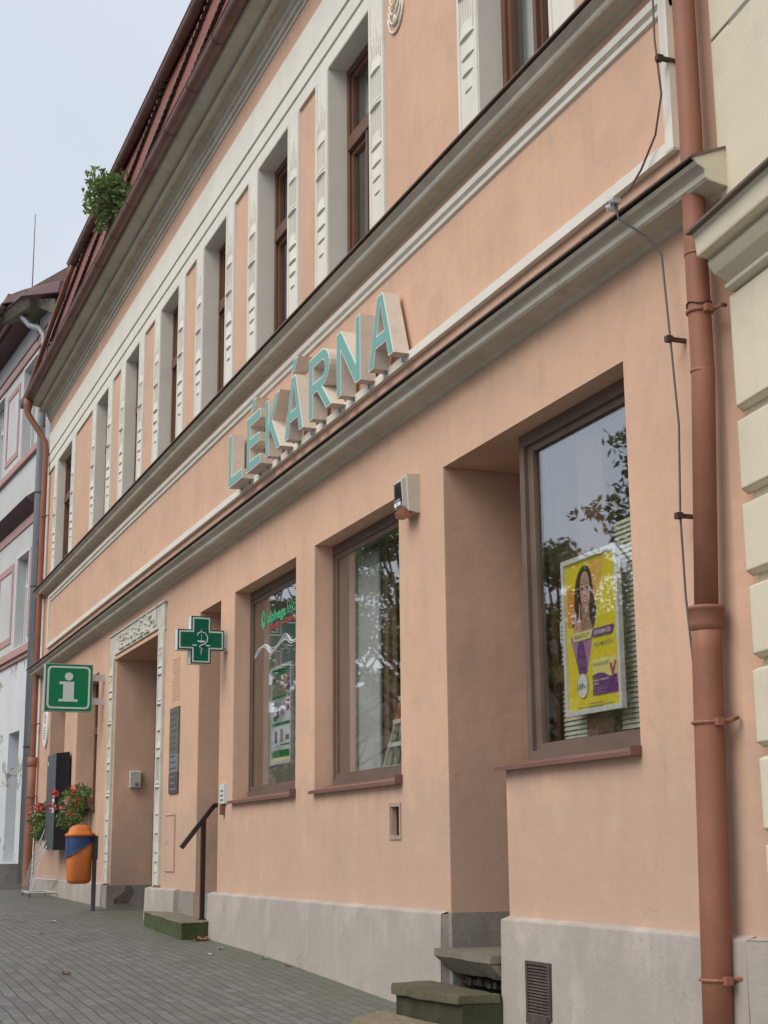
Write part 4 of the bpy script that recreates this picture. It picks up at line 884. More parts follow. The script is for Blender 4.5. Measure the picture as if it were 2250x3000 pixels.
for ex in (-8.475, -8.408): flat(mb, [(ex - .018, 3.165), (ex, 3.175), (ex + .018, 3.165), (ex, 3.156)], 7); flat(mb, [(ex - .022, 3.188), (ex, 3.198), (ex + .022, 3.19), (ex, 3.192)], 7)
flat(mb, [(-8.45, 3.112), (-8.437, 3.118), (-8.425, 3.112), (-8.437, 3.105)], 7); mb.build('features', 'hair', pr_, norm=False)
mb = MB(); flat(mb, [(-8.468, 3.082), (-8.44, 3.09), (-8.41, 3.085), (-8.42, 3.068), (-8.44, 3.06), (-8.458, 3.067)], 7); mb.build('mouth', 'magenta', pr_, norm=False)
mb = MB(); flat(mb, [(-8.46, 3.082), (-8.44, 3.085), (-8.416, 3.081), (-8.438, 3.07)], 8); mb.build('teeth', 'white2', pr_, norm=False)
pl('top', 'purple', [(-8.551, 2.824), (-8.493, 2.822), (-8.447, 2.676), (-8.463, 2.61), (-8.556, 2.61), (-8.589, 2.704)], 5)
# a hand making a V sign: two raised fingers, two folded ones and the thumb across them
mb = MB()
flat(mb, [(-8.606, 3.062), (-8.598, 3.070), (-8.588, 3.066), (-8.553, 2.972), (-8.535, 2.965), (-8.523, 3.068), (-8.514, 3.076), (-8.504, 3.07), (-8.511, 2.965), (-8.497, 2.93), (-8.495, 2.897), (-8.52, 2.882), (-8.60, 2.88), (-8.612, 2.905), (-8.60, 2.94), (-8.575, 2.965)], 8); mb.build('hand', 'skin', pr_, norm=False)
mb = MB()
for a_, b_ in (((-8.585, 2.945), (-8.56, 2.925)), ((-8.555, 2.938), (-8.528, 2.93)), ((-8.575, 2.915), (-8.535, 2.92))):
    flat(mb, [(a_[0], a_[1]), (b_[0], b_[1]), (b_[0], b_[1] - .006), (a_[0], a_[1] - .006)], 10)
mb.build('knuckle_line', 'skind', pr_, norm=False)
pl('yellow_label', 'paleyellow', [(-8.628, 2.886), (-8.353, 2.886), (-8.378, 2.83), (-8.609, 2.829)], 11)
pl('purple_label', 'purple', [(-8.345, 2.884), (-8.083, 2.882), (-8.113, 2.826), (-8.372, 2.830)], 11)
def ptext(s, x0, x1, z, h, mat, lay=13, bold=0.0):
    mb = MB(); a_ = pp(x0, z); b_ = pp(x1, z); text_into(mb, s, a_[0], YP - .0006 * lay, a_[1], w=b_[0] - a_[0], h=h, bold=bold); return mb.build('lettering', mat, pr_, norm=False)
ptext('VIGANTOLVIT', -8.605, -8.39, 2.843, .030, 'greytext', bold=.015)
ptext('VITAMIN D3', -8.335, -8.125, 2.842, .027, 'white2', bold=.02)
ptext('PRO IMUNITU', -8.345, -8.11, 2.768, .025, 'greytext', bold=.01)
pl('pack', 'paleyellow', [(-8.378, 2.688), (-8.074, 2.684), (-8.062, 2.455), (-8.383, 2.457)], 5)
pl('pack_band', 'purple', [(-8.38, 2.587), (-8.30, 2.597), (-8.231, 2.589), (-8.163, 2.562), (-8.072, 2.570), (-8.062, 2.455), (-8.383, 2.457)], 7)
ptext('VIGANTOLVIT', -8.372, -8.165, 2.642, .022, 'greytext', bold=.01)
pl('v_shape', 'magenta', [(-8.16, 2.64), (-8.135, 2.645), (-8.118, 2.600), (-8.095, 2.655), (-8.075, 2.655), (-8.112, 2.555), (-8.13, 2.557)], 9)
ptext('Vitamin / Vitamin D3', -8.37, -8.17, 2.545, .013, 'white2', bold=.02); ptext('2000 I.U.', -8.37, -8.29, 2.523, .011, 'white2', bold=.02)
mb = MB()
for k, (a_, b_) in enumerate(((-8.37, -8.23), (-8.37, -8.20), (-8.37, -8.25), (-8.37, -8.19))): z = 2.502 - k * .012; flat(mb, [(a_, z), (b_, z), (b_, z + .004), (a_, z + .004)], 9)
mb.build('small_print', 'lilac', pr_, norm=False)
mb = MB(); flat(mb, [(-8.512 + .072 * math.cos(k * math.pi / 14), 2.534 + .082 * math.sin(k * math.pi / 14)) for k in range(28)], 9); mb.build('price_disc_edge', 'ink', pr_, norm=False)
mb = MB(); flat(mb, [(-8.512 + .069 * math.cos(k * math.pi / 14), 2.534 + .079 * math.sin(k * math.pi / 14)) for k in range(28)], 10); mb.build('price_disc', 'white2', pr_, norm=False)
ptext('169', -8.572, -8.50, 2.512, .042, 'ink', bold=.01); ptext('Kč', -8.49, -8.455, 2.514, .022, 'ink')
mb = MB()
for a_, b_, z in ((-8.451, -8.256, 2.409), (-8.596, -8.118, 2.392), (-8.436, -8.27, 2.383)): flat(mb, [(a_, z), (b_, z), (b_, z + .005), (a_, z + .005)], 5)
mb.build('footer_print', 'greytext', pr_, norm=False)
ST = thing('notice', (-8.86, .3, 3.0), 'small pale notice stuck behind the glass at the left of the yellow poster', 'notice')
mb = MB(); mb.extr([rrect(-8.915, -8.80, 2.86, 3.01, .015)], .300, .304); n_ = mb.build('sheet', 'white2', ST)
mb = MB()
for k in range(4): mb.box(-8.90, -8.83 + .01 * (k % 2), .2975, .2995, 2.885 + .028 * k, 2.895 + .028 * k)
mb.build('print', 'greytext', n_)

# ------------------------------------------------------------------ second poster and stickers in the left shop window
Y2 = .245; K2 = (4.5 + Y2) / 4.74
def q2(x, z): return (x * K2, 1.5 + (z - 1.5) * K2)
P2 = thing('poster', (-15, .25, 2.4), 'white and green product poster in a silver frame, hanging in the left shop window', 'poster')
ax, az = q2(-15.33, 2.395); bx, bz = q2(-14.62, 3.43); f = .035
mb = MB()
for a_, b_, c_, d_ in ((ax, ax + f, az, bz), (bx - f, bx, az, bz), (ax + f, bx - f, az, az + f), (ax + f, bx - f, bz - f, bz)): mb.box(a_, b_, Y2 - .018, Y2 + .014, c_, d_)
mb.build('frame', plain('silver_white_frame', (0.74, 0.77, 0.78), 0.4), P2)
mb = MB(); mb.box(ax + f, bx - f, Y2, Y2 + .012, az + f, bz - f); s2 = mb.build('print', 'white2', P2)
def r2(name, mat, u0, u1, v0, v1, lay=1):
    w_, h_ = bx - ax - 2 * f, bz - az - 2 * f; mb = MB(); mb.box(ax + f + u0 * w_, ax + f + u1 * w_, Y2 - .0008 * lay - .0006, Y2 - .0008 * lay, az + f + v0 * h_, az + f + v1 * h_); return mb.build(name, mat, s2)
r2('green_bar', 'printgreen', 0, 1, .93, 1); r2('photo', surf('print_photo', (0.34, 0.30, 0.24), 0.6, 0.6, (0.10, 0.16, 0.06), 0.9, 9, 30, 0, 0), 0, 1, .72, .925)
r2('green_bar', 'printgreen', 0, 1, .675, .715); r2('green_bar', 'printgreen', 0, 1, .38, .415); r2('green_bar', 'printgreen', 0, 1, .04, .115); r2('yellow_bar', 'paleyellow', 0, 1, 0, .035)
r2('blue_box', 'printblue', 0.02, .16, .86, .925, 2); r2('figure', 'skind', .52, .78, .73, .92, 2); r2('figure', 'purple', .78, .95, .74, .86, 2)
for u, v, w_, h_, c in ((.22, .47, .12, .15, 'ink'), (.05, .44, .2, .05, 'printgreen'), (.42, .50, .2, .06, 'lilac'), (.75, .53, .14, .12, 'magenta'), (.12, .20, .12, .13, 'printblue'), (.42, .20, .14, .14, 'greytext'), (.70, .22, .18, .05, 'printgreen'), (.42, .16, .5, .02, 'printgreen')): r2('product', c, u, u + w_, v, v + h_, 2)
for k in range(14): v = (.12 + .022 * k) if k < 3 else (.42 + .018 * (k % 5)) if k < 8 else (.60 + .012 * (k - 8)); r2('text_line', 'plaqueB', .05 + .02 * (k % 3), .5 + .06 * (k % 5), v, v + .004, 3)
SK = thing('window_sticker', (-15, .22, 3.9), 'green and red adhesive lettering across the top of the left shop window', 'sticker')
yk = .1985; kk = (4.5 + yk) / 4.69
def q3(x, z): return (x * kk, 1.5 + (z - 1.5) * kk)
mb = MB(); a_ = q3(-15.36, 3.925); text_into(mb, 'alphega', a_[0], yk, a_[1], w=.66, h=.11, bold=.03); mb.build('lettering', 'stickergreen', SK, norm=False)
mb = MB(); a_ = q3(-14.66, 3.925); text_into(mb, 'lékárna', a_[0], yk, a_[1], w=.62, h=.13); mb.build('lettering', 'stickergreen', SK, norm=False)
mb = MB(); cx, cz = q3(-15.50, 3.98)
mb.flatpoly([[(cx + .075 * math.cos(t * math.pi / 10), cz + .10 * math.sin(t * math.pi / 10)) for t in range(20)], [(cx + .03 * math.cos(t * math.pi / 10) + .01, cz + .05 * math.sin(t * math.pi / 10) + .02) for t in range(20)]], yk); mb.build('emblem', 'stickergreen', SK, norm=False)
mb = MB(); R4 = random.Random(5); x = -15.30
while x < -14.2:
    w_ = R4.uniform(.012, .03); a_ = q3(x, 3.835); h_ = R4.uniform(.03, .06); mb.quad((a_[0], yk, a_[1]), (a_[0] + w_, yk, a_[1]), (a_[0] + w_, yk, a_[1] + h_), (a_[0], yk, a_[1] + h_)); x += w_ + .018
mb.build('red_line', 'stickerred', SK, norm=False)
WV = thing('window_sticker', (-15, .22, 3.6), 'white wavy line sticker running across the left shop window', 'sticker')
mb = MB()
WP = [(-15.90, 3.57), (-15.83, 3.60), (-15.647, 3.674), (-15.425, 3.70), (-15.205, 3.60), (-15.01, 3.616), (-14.714, 3.69), (-14.49, 3.625), (-14.30, 3.64), (-14.1, 3.70)]
def cat(P_, u):
    k = min(len(P_) - 3, max(1, int(u) + 1)); t = u + 1 - k; a_, b_, c_, d_ = P_[k - 1], P_[k], P_[k + 1], P_[min(k + 2, len(P_) - 1)]
    return tuple(.5 * (2 * b_[q] + (c_[q] - a_[q]) * t + (2 * a_[q] - 5 * b_[q] + 4 * c_[q] - d_[q]) * t * t + (3 * b_[q] - a_[q] - 3 * c_[q] + d_[q]) * t ** 3) for q in (0, 1))
for j in range(4):
    pts = []
    for k in range(57):
        u = k / 56 * 7.0; x, z = cat(WP, u)
        z += (j - 1.5) * .024 * math.sin(u * 1.35 + .4 + j * .35) * min(1, u * 1.5); a_ = q3(x, z); pts.append((a_[0], yk, a_[1]))
    mb.tube(pts, .0032, 5)
mb.build('line', 'white2', WV)
# leaning rack of cards in the middle window
RK = thing('card_rack', (-11.9, .4, 2.15), 'cream leaning card rack with four shelves in the middle shop window', 'rack')
mb = MB()
mb.tube([(-12.17, .27, 2.17), (-11.64, .30, 2.95)], .013, 6); mb.tube([(-12.12, .60, 2.17), (-11.60, .36, 2.95)], .011, 6)
mb.tube([(-11.15, .27, 2.17), (-11.40, .30, 2.95)], .013, 6)
for k in range(4):
    z = 2.18 + .19 * k; mb.box(-12.15 + .53 * .19 * k / .78, -11.14 - .05 * k, .258, .285, z, z + .035)
mb.add([(-12.14, .30, 2.17), (-11.15, .30, 2.17), (-11.40, .33, 2.95), (-11.62, .33, 2.95)], [(0, 1, 2, 3)])
mb.build('shelf_frame', plain('cream_rack', (0.80, 0.76, 0.66), 0.5), RK)
R5 = random.Random(11)
for k in range(4):
    for j in range(5):
        x = -12.08 + .125 * k + j * .165; z = 2.217 + .19 * k
        if x > -11.3 - .05 * k: continue
        mb = MB(); mb.hexa([(x, .262, z), (x + .12, .262, z), (x + .12, .266, z), (x, .266, z)], [(x, .285, z + .135), (x + .12, .285, z + .135), (x + .12, .289, z + .135), (x, .289, z + .135)])
        mb.build('card', surf('card_print', R5.choice([(.35, .42, .46), (.62, .58, .50), (.5, .14, .10), (.3, .33, .2)]), 0.5, 0.6, (.07, .07, .08), .8, 14, 40, 0, 0), RK)

# ------------------------------------------------------------------ plaques, intercom, mailbox
for z0, z1, mt, lb in ((2.733, 3.31, 'plaqueA', 'tall bronze plaque, topmost of three beside the white portal'), (2.49, 2.728, 'plaqueB', 'grey plaque, middle of three beside the white portal'), (2.232, 2.485, 'plaqueC', 'dark brown plaque, lowest of three beside the white portal')):
    pq = thing('wall_plaque', (-18.67, 0, z0), lb, 'plaque', 'plaques stacked on the wall')
    mb = MB(); mb.box(-18.91, -18.44, -.022, 0, z0, z1); b_ = mb.build('plate', mt, pq)
    mb = MB(); n_ = int((z1 - z0) / .075)
    for k in range(n_): mb.box(-18.86 + .03 * (k % 2), -18.52 - .04 * (k % 3), -.024, -.022, z0 + .045 + k * .075, z0 + .065 + k * .075)
    mb.build('lettering', 'plaqueC' if mt != 'plaqueC' else 'plaqueB', pq)
IC = thing('intercom', (-16.29, 0, 2.0), 'white door intercom with a small brown bracket below, right of the narrow door', 'intercom')
mb = MB(); mb.box(-16.385, -16.20, -.035, 0, 2.03, 2.245); b_ = mb.build('case', plain('intercom_white', (0.62, 0.68, 0.68), 0.3), IC)
mb = MB()
for k in range(3): mb.box(-16.35, -16.24, -.038, -.035, 2.06 + k * .05, 2.08 + k * .05)
mb.build('button', 'plaqueB', IC)
mb = MB(); mb.box(-16.33, -16.27, -.05, 0, 1.91, 2.03); mb.build('bracket', 'sill', IC)
ML = thing('wall_box', (-22.55, .3, 2.45), 'beige hooded box with a round lock on the inner side wall of the portal', 'box')
mb = MB(); xw = -22.528
mb.hexa([(xw, .235, 2.455), (xw + .07, .24, 2.47), (xw + .07, .39, 2.47), (xw, .40, 2.455)], [(xw, .23, 2.72), (xw + .085, .235, 2.70), (xw + .085, .395, 2.70), (xw, .405, 2.72)])
mb.build('case', 'offwhite', ML)
mb = MB(); mb.T = lambda x, y, z: (xw + .072 + z, y, x); mb.lathe((2.515, .33, 0), [(.028, 0), (.028, .008), (.012, .012)], 14); mb.T = None; mb.build('lock', 'plaqueB', ML)
OV = thing('oval_sign', (-29.1, 0, 3.85), 'white oval enamel sign with faint blue and red lettering beside the left downpipe', 'sign')
mb = MB(); mb.T = lambda x, y, z: (x, z, y)
for r_, z_ in (((.27, .36), -.03),): 
    P_ = [(-29.15 + r_[0] * math.cos(k * math.pi / 16), 3.86 + r_[1] * math.sin(k * math.pi / 16)) for k in range(32)]
mb.T = None; mb.extr([P_], -.035, -.005); mb.build('plate', 'white2', OV)
mb = MB(); 
for k in range(5): mb.box(-29.32 + .03 * abs(k - 2), -28.99 - .03 * abs(k - 2), -.0375, -.0355, 3.66 + .05 * k, 3.675 + .05 * k)
mb.build('lettering', 'printblue', OV)
mb = MB(); mb.box(-29.22, -29.08, -.0375, -.0355, 3.95, 4.12); mb.build('emblem', 'pinkpetal', OV)

# ------------------------------------------------------------------ steps
ST1 = thing('stone_step', (-9.75, -.2, .3), 'thick mossy dark green rounded stone step below the shop recess', 'step')
mb = MB()
top = [(-10.36, -.07), (-10.37, -.25), (-10.30, -.40), (-10.15, -.475), (-9.85, -.47), (-9.5, -.44), (-9.22, -.375), (-9.185, -.09)]
base = [(x + (.02 if x < -10 else 0), y + .03) for x, y in top]
mb.hexa([(x, y, .20) for x, y in base], [(x, y, .525) for x, y in base]); mb.build('block', 'mossstep', ST1)
mb = MB(); mb.hexa([(x, y, .527) for x, y in top], [(x, y, .583) for x, y in top]); mb.build('tread', surf('worn_green_tread', (0.12, 0.11, 0.07), 0.95, 0.2, (0.06, 0.065, 0.035), 0.8, 4, 60, 0.5, 0.005, bevel=0.015), ST1)
ST2 = thing('stone_step', (-9.75, -.05, .6), 'upper sandstone step with a slanting worn front, in the shop recess', 'step')
mb = MB()
mb.hexa([(-10.13, -.02, .66), (-9.225, -.04, .66), (-9.225, .6, .66), (-10.13, .6, .66)], [(-10.195, -.115, .765), (-9.235, -.13, .765), (-9.235, .62, .765), (-10.195, .62, .765)])
mb.hexa([(-10.20, -.12, .767), (-9.23, -.135, .767), (-9.23, .62, .767), (-10.20, .62, .767)], [(-10.20, -.115, .82), (-9.23, -.13, .82), (-9.23, .62, .82), (-10.20, .62, .82)])
mb.build('slab', 'step', ST2)
mb = MB(); R6 = random.Random(2)
for k in range(11):
    x = -10.12 + k * .082; mb.box(x, x + R6.uniform(.05, .078), .01 + R6.uniform(0, .04), .25, .585, .585 + R6.uniform(.03, .068))
mb.build('rubble_course', 'rubble', ST2)
ST3 = thing('stone_step', (-9.9, -.7, .28), 'low grooved sandstone slab at the foot of the mossy step', 'step')
mb = MB(); mb.hexa([(-10.42, -.44, .22), (-10.02, -.835, .22), (-9.1, -.80, .2), (-9.1, -.4, .2)], [(-10.40, -.44, .392), (-10.0, -.825, .392), (-9.1, -.79, .385), (-9.1, -.4, .385)])
b_ = mb.build('slab', surf('ochre_stone', (0.24, 0.20, 0.14), 0.9, 0.2, (0.12, 0.12, 0.07), 0.6, 4, 60, 0.5, 0.005), ST3)
mb = MB()
for k in range(5):
    t = k / 5 + .08; x0_, y0_ = -10.36 + .37 * t, -.48 - .33 * t; mb.hexa([(x0_, y0_, .39), (x0_ + .025, y0_ - .022, .39), (-9.3, y0_ - .02, .385), (-9.3, y0_, .385)], [(x0_ + .004, y0_, .40), (x0_ + .022, y0_ - .018, .40), (-9.3, y0_ - .018, .396), (-9.3, y0_, .396)])
mb.build('ridge', b_.data.materials[0], ST3)
ST4 = thing('stone_step', (-17.7, -.2, .55), 'mossy green stone block step under the brown handrail at the narrow door', 'step')
mb = MB(); mb.hexa([(-18.85, -.31, .35), (-16.62, -.39, .35), (-16.66, -.0, .35), (-18.4, -.0, .35)], [(-18.83, -.305, .785), (-16.62, -.385, .745), (-16.66, .0, .745), (-18.4, .0, .785)])
mb.build('block', surf('moss_block', (0.070, 0.088, 0.036), 0.95, 0.25, (0.10, 0.10, 0.06), 0.5, 4, 60, 0.5, 0.005, bevel=0.015), ST4)
mb = MB(); mb.hexa([(-18.84, -.308, .787), (-16.61, -.388, .747), (-16.66, .04, .747), (-18.4, .04, .787)], [(-18.83, -.30, .80), (-16.62, -.38, .758), (-16.66, .04, .758), (-18.4, .04, .80)])
mb.build('tread', surf('brown_tread', (0.20, 0.175, 0.135), 0.9, 0.15, (0.12, 0.12, 0.075), 0.5, 4, 60, 0.4, 0.004), ST4)

from mathutils import noise as mnoise
def roughen(o, cuts, amp, freq=9.0):
    for ch in o.children:
        me = ch.data; bm = bmesh.new(); bm.from_mesh(me)
        bmesh.ops.remove_doubles(bm, verts=bm.verts, dist=1e-4)
        for _ in range(4):
            long = [e for e in bm.edges if e.calc_length() > cuts]
            if not long: break
            bmesh.ops.subdivide_edges(bm, edges=long, cuts=1, use_grid_fill=True)
        bmesh.ops.triangulate(bm, faces=bm.faces)
        for v in bm.verts:
            q = Vector(v.co) * freq; v.co += Vector((mnoise.noise(q), mnoise.noise(q + Vector((7, 3, 1))), mnoise.noise(q + Vector((2, 9, 5))))) * amp
        bm.to_mesh(me); bm.free()
roughen(ST1, .10, .008, 7); roughen(ST2, .10, .007, 8); roughen(ST3, .12, .006, 8); roughen(ST4, .14, .014, 6)

# ------------------------------------------------------------------ handrail
HR = thing('handrail', (-17.05, -.045, .755), 'dark brown steel handrail on one post, rising towards the narrow door', 'handrail')
xr = -17.03
mb = MB(); mb.box(xr - .025, xr + .025, -.07, -.02, .757, 1.865); mb.box(xr - .06, xr + .06, -.10, .01, .757, .767); mb.build('post', 'railbrown', HR)
mb = MB()
for (y0_, z0_), (y1_, z1_) in (((-.30, 1.56), (.075, 2.035)), ((.075, 2.035), (.62, 2.05))):
    dv = Vector((y1_ - y0_, z1_ - z0_)).normalized(); nv = Vector((-dv.y, dv.x)) * .025
    mb.hexa([(xr - .03, y0_ + nv.x, z0_ + nv.y), (xr - .03, y0_ - nv.x, z0_ - nv.y), (xr - .03, y1_ - nv.x, z1_ - nv.y), (xr - .03, y1_ + nv.x, z1_ + nv.y)],
            [(xr + .03, y0_ + nv.x, z0_ + nv.y), (xr + .03, y0_ - nv.x, z0_ - nv.y), (xr + .03, y1_ - nv.x, z1_ - nv.y), (xr + .03, y1_ + nv.x, z1_ + nv.y)])
mb.build('rail', 'railbrown', HR)

# ------------------------------------------------------------------ litter bin
BX = -22.0
BN = thing('litter_bin', (BX, -.4, gz(BX)), 'orange plastic litter bin with a blue bag, hung on a grey post', 'litter bin')
def sect(w, d, z, n=24, e=3.2):
    o = []
    for k in range(n):
        t = 2 * math.pi * k / n; c, s_ = math.cos(t), math.sin(t)
        o.append((BX + d * abs(c) ** (2 / e) * (1 if c > 0 else -1), -.565 + w * abs(s_) ** (2 / e) * (1 if s_ > 0 else -1), z))
    return o
def loft(mb, secs, cap=True):
    n = len(secs[0]); mb.add([p for s_ in secs for p in s_], [(i * n + k, i * n + (k + 1) % n, (i + 1) * n + (k + 1) % n, (i + 1) * n + k) for i in range(len(secs) - 1) for k in range(n)] + ([tuple(range(n)), tuple((len(secs) - 1) * n + k for k in range(n))] if cap else []))
mb = MB(); mb.smooth = True
loft(mb, [sect(.10, .07, 1.085), sect(.15, .11, 1.10), sect(.17, .13, 1.15), sect(.175, .14, 1.4), sect(.185, .15, 1.74)]); mb.build('body', 'binorange', BN)
mb = MB(); mb.smooth = True
loft(mb, [sect(.205, .175, 1.745), sect(.21, .18, 1.77), sect(.205, .175, 1.785), sect(.17, .15, 1.80), sect(.15, .13, 1.85), sect(.11, .10, 1.895), sect(.05, .05, 1.91)]); mb.build('lid', 'binorange', BN)
mb = MB(); mb.smooth = True; R7 = random.Random(4); secs = []
for j in range(6):
    s_ = sect(.192 + .004 * (j % 2), .158 + .004 * (j % 2), 0); 
    secs.append([(x + R7.uniform(-.004, .004), y + R7.uniform(-.004, .004), 1.745 - j / 5 * (.05 + .24 * max(0, min(1, (-.565 + .19 - y) / .38)))) for x, y, z in s_])
loft(mb, secs, False); mb.build('bag', 'bag', BN, norm=False)
mb = MB(); mb.box(BX - .03, BX + .03, -.375, -.32, gz(BX) - .02, 1.76); mb.box(BX - .05, BX + .05, -.385, -.31, 1.42, 1.75); mb.build('post', 'postgrey', BN)

# ------------------------------------------------------------------ black wall cabinet
BC = thing('wall_cabinet', (-26.6, -.15, 1.57), 'tall black wall cabinet with a white leaflet on its slate front, between the left windows', 'cabinet')
mb = MB(); mb.hexa([(-27.12, -.262, 1.60), (-26.2, -.262, 1.57), (-26.2, -.01, 1.57), (-27.12, -.01, 1.60)], [(-27.12, -.262, 3.20), (-26.2, -.262, 3.20), (-26.2, -.04, 3.23), (-27.12, -.04, 3.23)]); mb.build('case', 'black', BC)
mb = MB(); mb.box(-27.13, -26.19, -.272, -.263, 1.58, 3.205); fp = mb.build('front_panel', 'blackside', BC)
mb = MB(); mb.box(-27.05, -26.95, -.275, -.2725, 3.03, 3.09); mb.build('badge', 'signwhite', fp)
mb = MB(); mb.hexa([(-26.5, -.276, 2.2), (-26.22, -.276, 2.2), (-26.22, -.273, 2.2), (-26.5, -.273, 2.2)], [(-26.36, -.276, 2.55), (-26.22, -.276, 2.60), (-26.22, -.273, 2.60), (-26.36, -.273, 2.55)]); mb.build('leaflet', 'white2', BC)

# ------------------------------------------------------------------ wire stand
WS = thing('wire_stand', (-27.3, -.4, gz(-27.3)), 'galvanised wire stand leaning back from a square base, in front of the left downpipe', 'stand')
g0 = gz(-27.3) 
mb = MB()
c4 = [(-27.9, -.50), (-26.8, -.54), (-26.8, -.06), (-27.9, -.10)]
for (x0_, y0_), (x1_, y1_) in zip(c4, c4[1:] + c4[:1]):
    mb.tube([(x0_, y0_, g0 + .07), (x1_, y1_, g0 + .07)], .014, 8)
mb.tube([(-27.9, -.12, g0 + .33), (-26.9, -.10, g0 + .33)], .010, 8); mb.tube([(-27.8, -.30, g0 + .28), (-26.85, -.08, g0 + .28)], .010, 8)
mb.build('base_frame', 'steel', WS)
for x_, y_ in c4: mb = MB(); mb.tube([(x_, y_, g0 + .07), (x_, y_, gz(x_))], .016, 8); mb.build('foot', 'sill', WS)
for k in range(7):
    t = k / 6; x0_ = -27.9 + 1.1 * t; mb = MB(); r_ = .0065
    xe = -27.5 + .65 * t; yt = -.24 + .10 * t
    mb.tube([(x0_, -.52, g0 + .07), (x0_ * .45 + xe * .55, -.36 + .03 * t, g0 + .75), (xe, yt, g0 + 1.08 + .2 * (k % 3) * .5), (xe + .02, yt + .03, g0 + 1.12 + .2 * (k % 3) * .5), (xe + .03, yt + .035, g0 + .95)], r_, 6)
    mb.build('wire', 'steel', WS)
for k in range(3):
    mb = MB(); y_ = -.20 + .05 * k; x_ = -27.4 + .2 * k; mb.tube([(x_, y_, g0 + .78), (x_, y_ + .02, g0 + 1.05), (x_, y_ + .05, g0 + 1.22)], .012, 6); mb.build('handle', 'white2', WS)

# ------------------------------------------------------------------ plants
def leafquad(vs, fs, c, size, rnd, flatness=0.0):
    d = Vector((rnd.gauss(0, 1), rnd.gauss(0, 1), rnd.gauss(0, 1) * (1 - flatness))).normalized(); u = d.orthogonal().normalized()
    q = Matrix.Rotation(rnd.uniform(0, 6.28), 3, d); u = q @ u; w = d.cross(u); o = len(vs); h = size
    pts = [c - u * h, c - u * h * .1 + w * h * .42 + d * h * .1, c + u * h, c - u * h * .1 - w * h * .42 + d * h * .1]
    vs += [tuple(p) for p in pts]; fs += [(o, o + 1, o + 2), (o, o + 2, o + 3)]
def foliage(name, clumps, n, size, mat, parent, seed, hollow=0.0, flatness=0.0):
    rnd = random.Random(seed); vs, fs = [], []; tot = sum(c[3] * c[4] * c[5] for c in clumps)
    for cx, cy, cz, rx, ry, rz in clumps:
        for _ in range(int(n * rx * ry * rz / tot)):
            v = Vector((rnd.gauss(0, 1), rnd.gauss(0, 1), rnd.gauss(0, 1))).normalized() * (rnd.uniform(hollow, 1) ** .5)
            leafquad(vs, fs, Vector((cx + v.x * rx, cy + v.y * ry, cz + v.z * rz)), size * rnd.uniform(.7, 1.25), rnd, flatness)
    me = bpy.data.meshes.new(name); me.from_pydata(vs, [], fs); me.materials.append(M[mat]); o = bpy.data.objects.new(name, me); COL.objects.link(o)
    if parent: o.parent = parent; me.transform(Matrix.Translation(-parent.location))
    return o
def flowerbox(xa, xb, yc, z, label, seed, ext):
    fb = thing('flower_box', ((xa + xb) / 2, yc, z), label, 'flower box', 'geranium boxes on the left window sills')
    mb = MB(); mb.hexa([(xa + .03, yc - .08, z), (xb - .03, yc - .08, z), (xb - .03, yc + .08, z), (xa + .03, yc + .08, z)], [(xa, yc - .1, z + .17), (xb, yc - .1, z + .17), (xb, yc + .1, z + .17), (xa, yc + .1, z + .17)]); mb.build('trough', 'sill', fb)
    rnd = random.Random(seed); cl = []
    n = int((xb - xa) / .16)
    for k in range(n):
        x = xa + (k + .5) * (xb - xa) / n; cl.append((x, yc - rnd.uniform(.05, .24), z + rnd.uniform(.08, .26), .17, .17, rnd.uniform(.12, .19)))
        if k % 2: cl.append((x, yc - ext, z - rnd.uniform(.0, .16), .16, .13, .17))
    foliage('foliage', cl, 1900, .045, 'leafbush', fb, seed, 0.1, 0.3)
    for k in range(13):
        x = rnd.uniform(xa, xb); y_ = yc - rnd.uniform(.22, .42); zz = z + rnd.uniform(-.12, .36); vs, fs = [], []
        for _ in range(26):
            v = Vector((rnd.gauss(0, 1), rnd.gauss(0, 1), rnd.gauss(0, 1))).normalized() * .055
            leafquad(vs, fs, Vector((x, y_, zz)) + v, .03, rnd)
        me = bpy.data.meshes.new('flower'); me.from_pydata(vs, [], fs); me.materials.append(M['pinkpetal' if k % 4 == 3 else 'redpetal']); o = bpy.data.objects.new('flower', me); COL.objects.link(o); o.parent = fb; me.transform(Matrix.Translation(-fb.location))
flowerbox(-25.8, -23.98, -.02, 2.2, 'red geraniums spilling from the sill box nearer the portal, behind the orange bin', 21, .2)
flowerbox(-28.5, -27.3, .02, 2.0, 'pink and red geraniums in the sill box beside the left downpipe', 22, .25)
# bush growing from the gutter
GB = thing('gutter_shrub', (-21.5, -.5, 10.8), 'leafy green shrub growing wild out of the roof gutter', 'shrub')
cl = [(-22.3, -.55, 11.25, .45, .35, .5), (-22.7, -.80, 11.55, .55, .40, .5), (-23.2, -.95, 11.75, .45, .35, .42), (-22.0, -.6, 11.5, .4, .3, .4), (-23.0, -1.05, 12.1, .28, .22, .3), (-21.6, -.62, 11.15, .4, .25, .35), (-21.5, -.7, 10.75, .35, .16, .28), (-22.4, -.72, 10.95, .5, .22, .35), (-22.9, -.85, 11.25, .5, .3, .35)]
cl = [(-21.45 + (a + 22.3) * .62, -.50 + (b + .75) * .75, 11.42 + (c - 11.35) * .72, d * .66, e * .75, f_ * .72) for a, b, c, d, e, f_ in cl]
rs = random.Random(8)
for k in range(22):
    a_ = rs.uniform(0, 6.28); r_ = rs.uniform(.8, 1.15); cl.append((-21.5 + .34 * r_ * math.cos(a_), -.66 - .24 * r_ * math.cos(a_ * 1.0 + .6), 11.32 + .36 * r_ * math.sin(a_), .15, .12, .13))
foliage('foliage', cl, 1500, .058, 'leafbush', GB, 31, 0.3)
mb = MB()
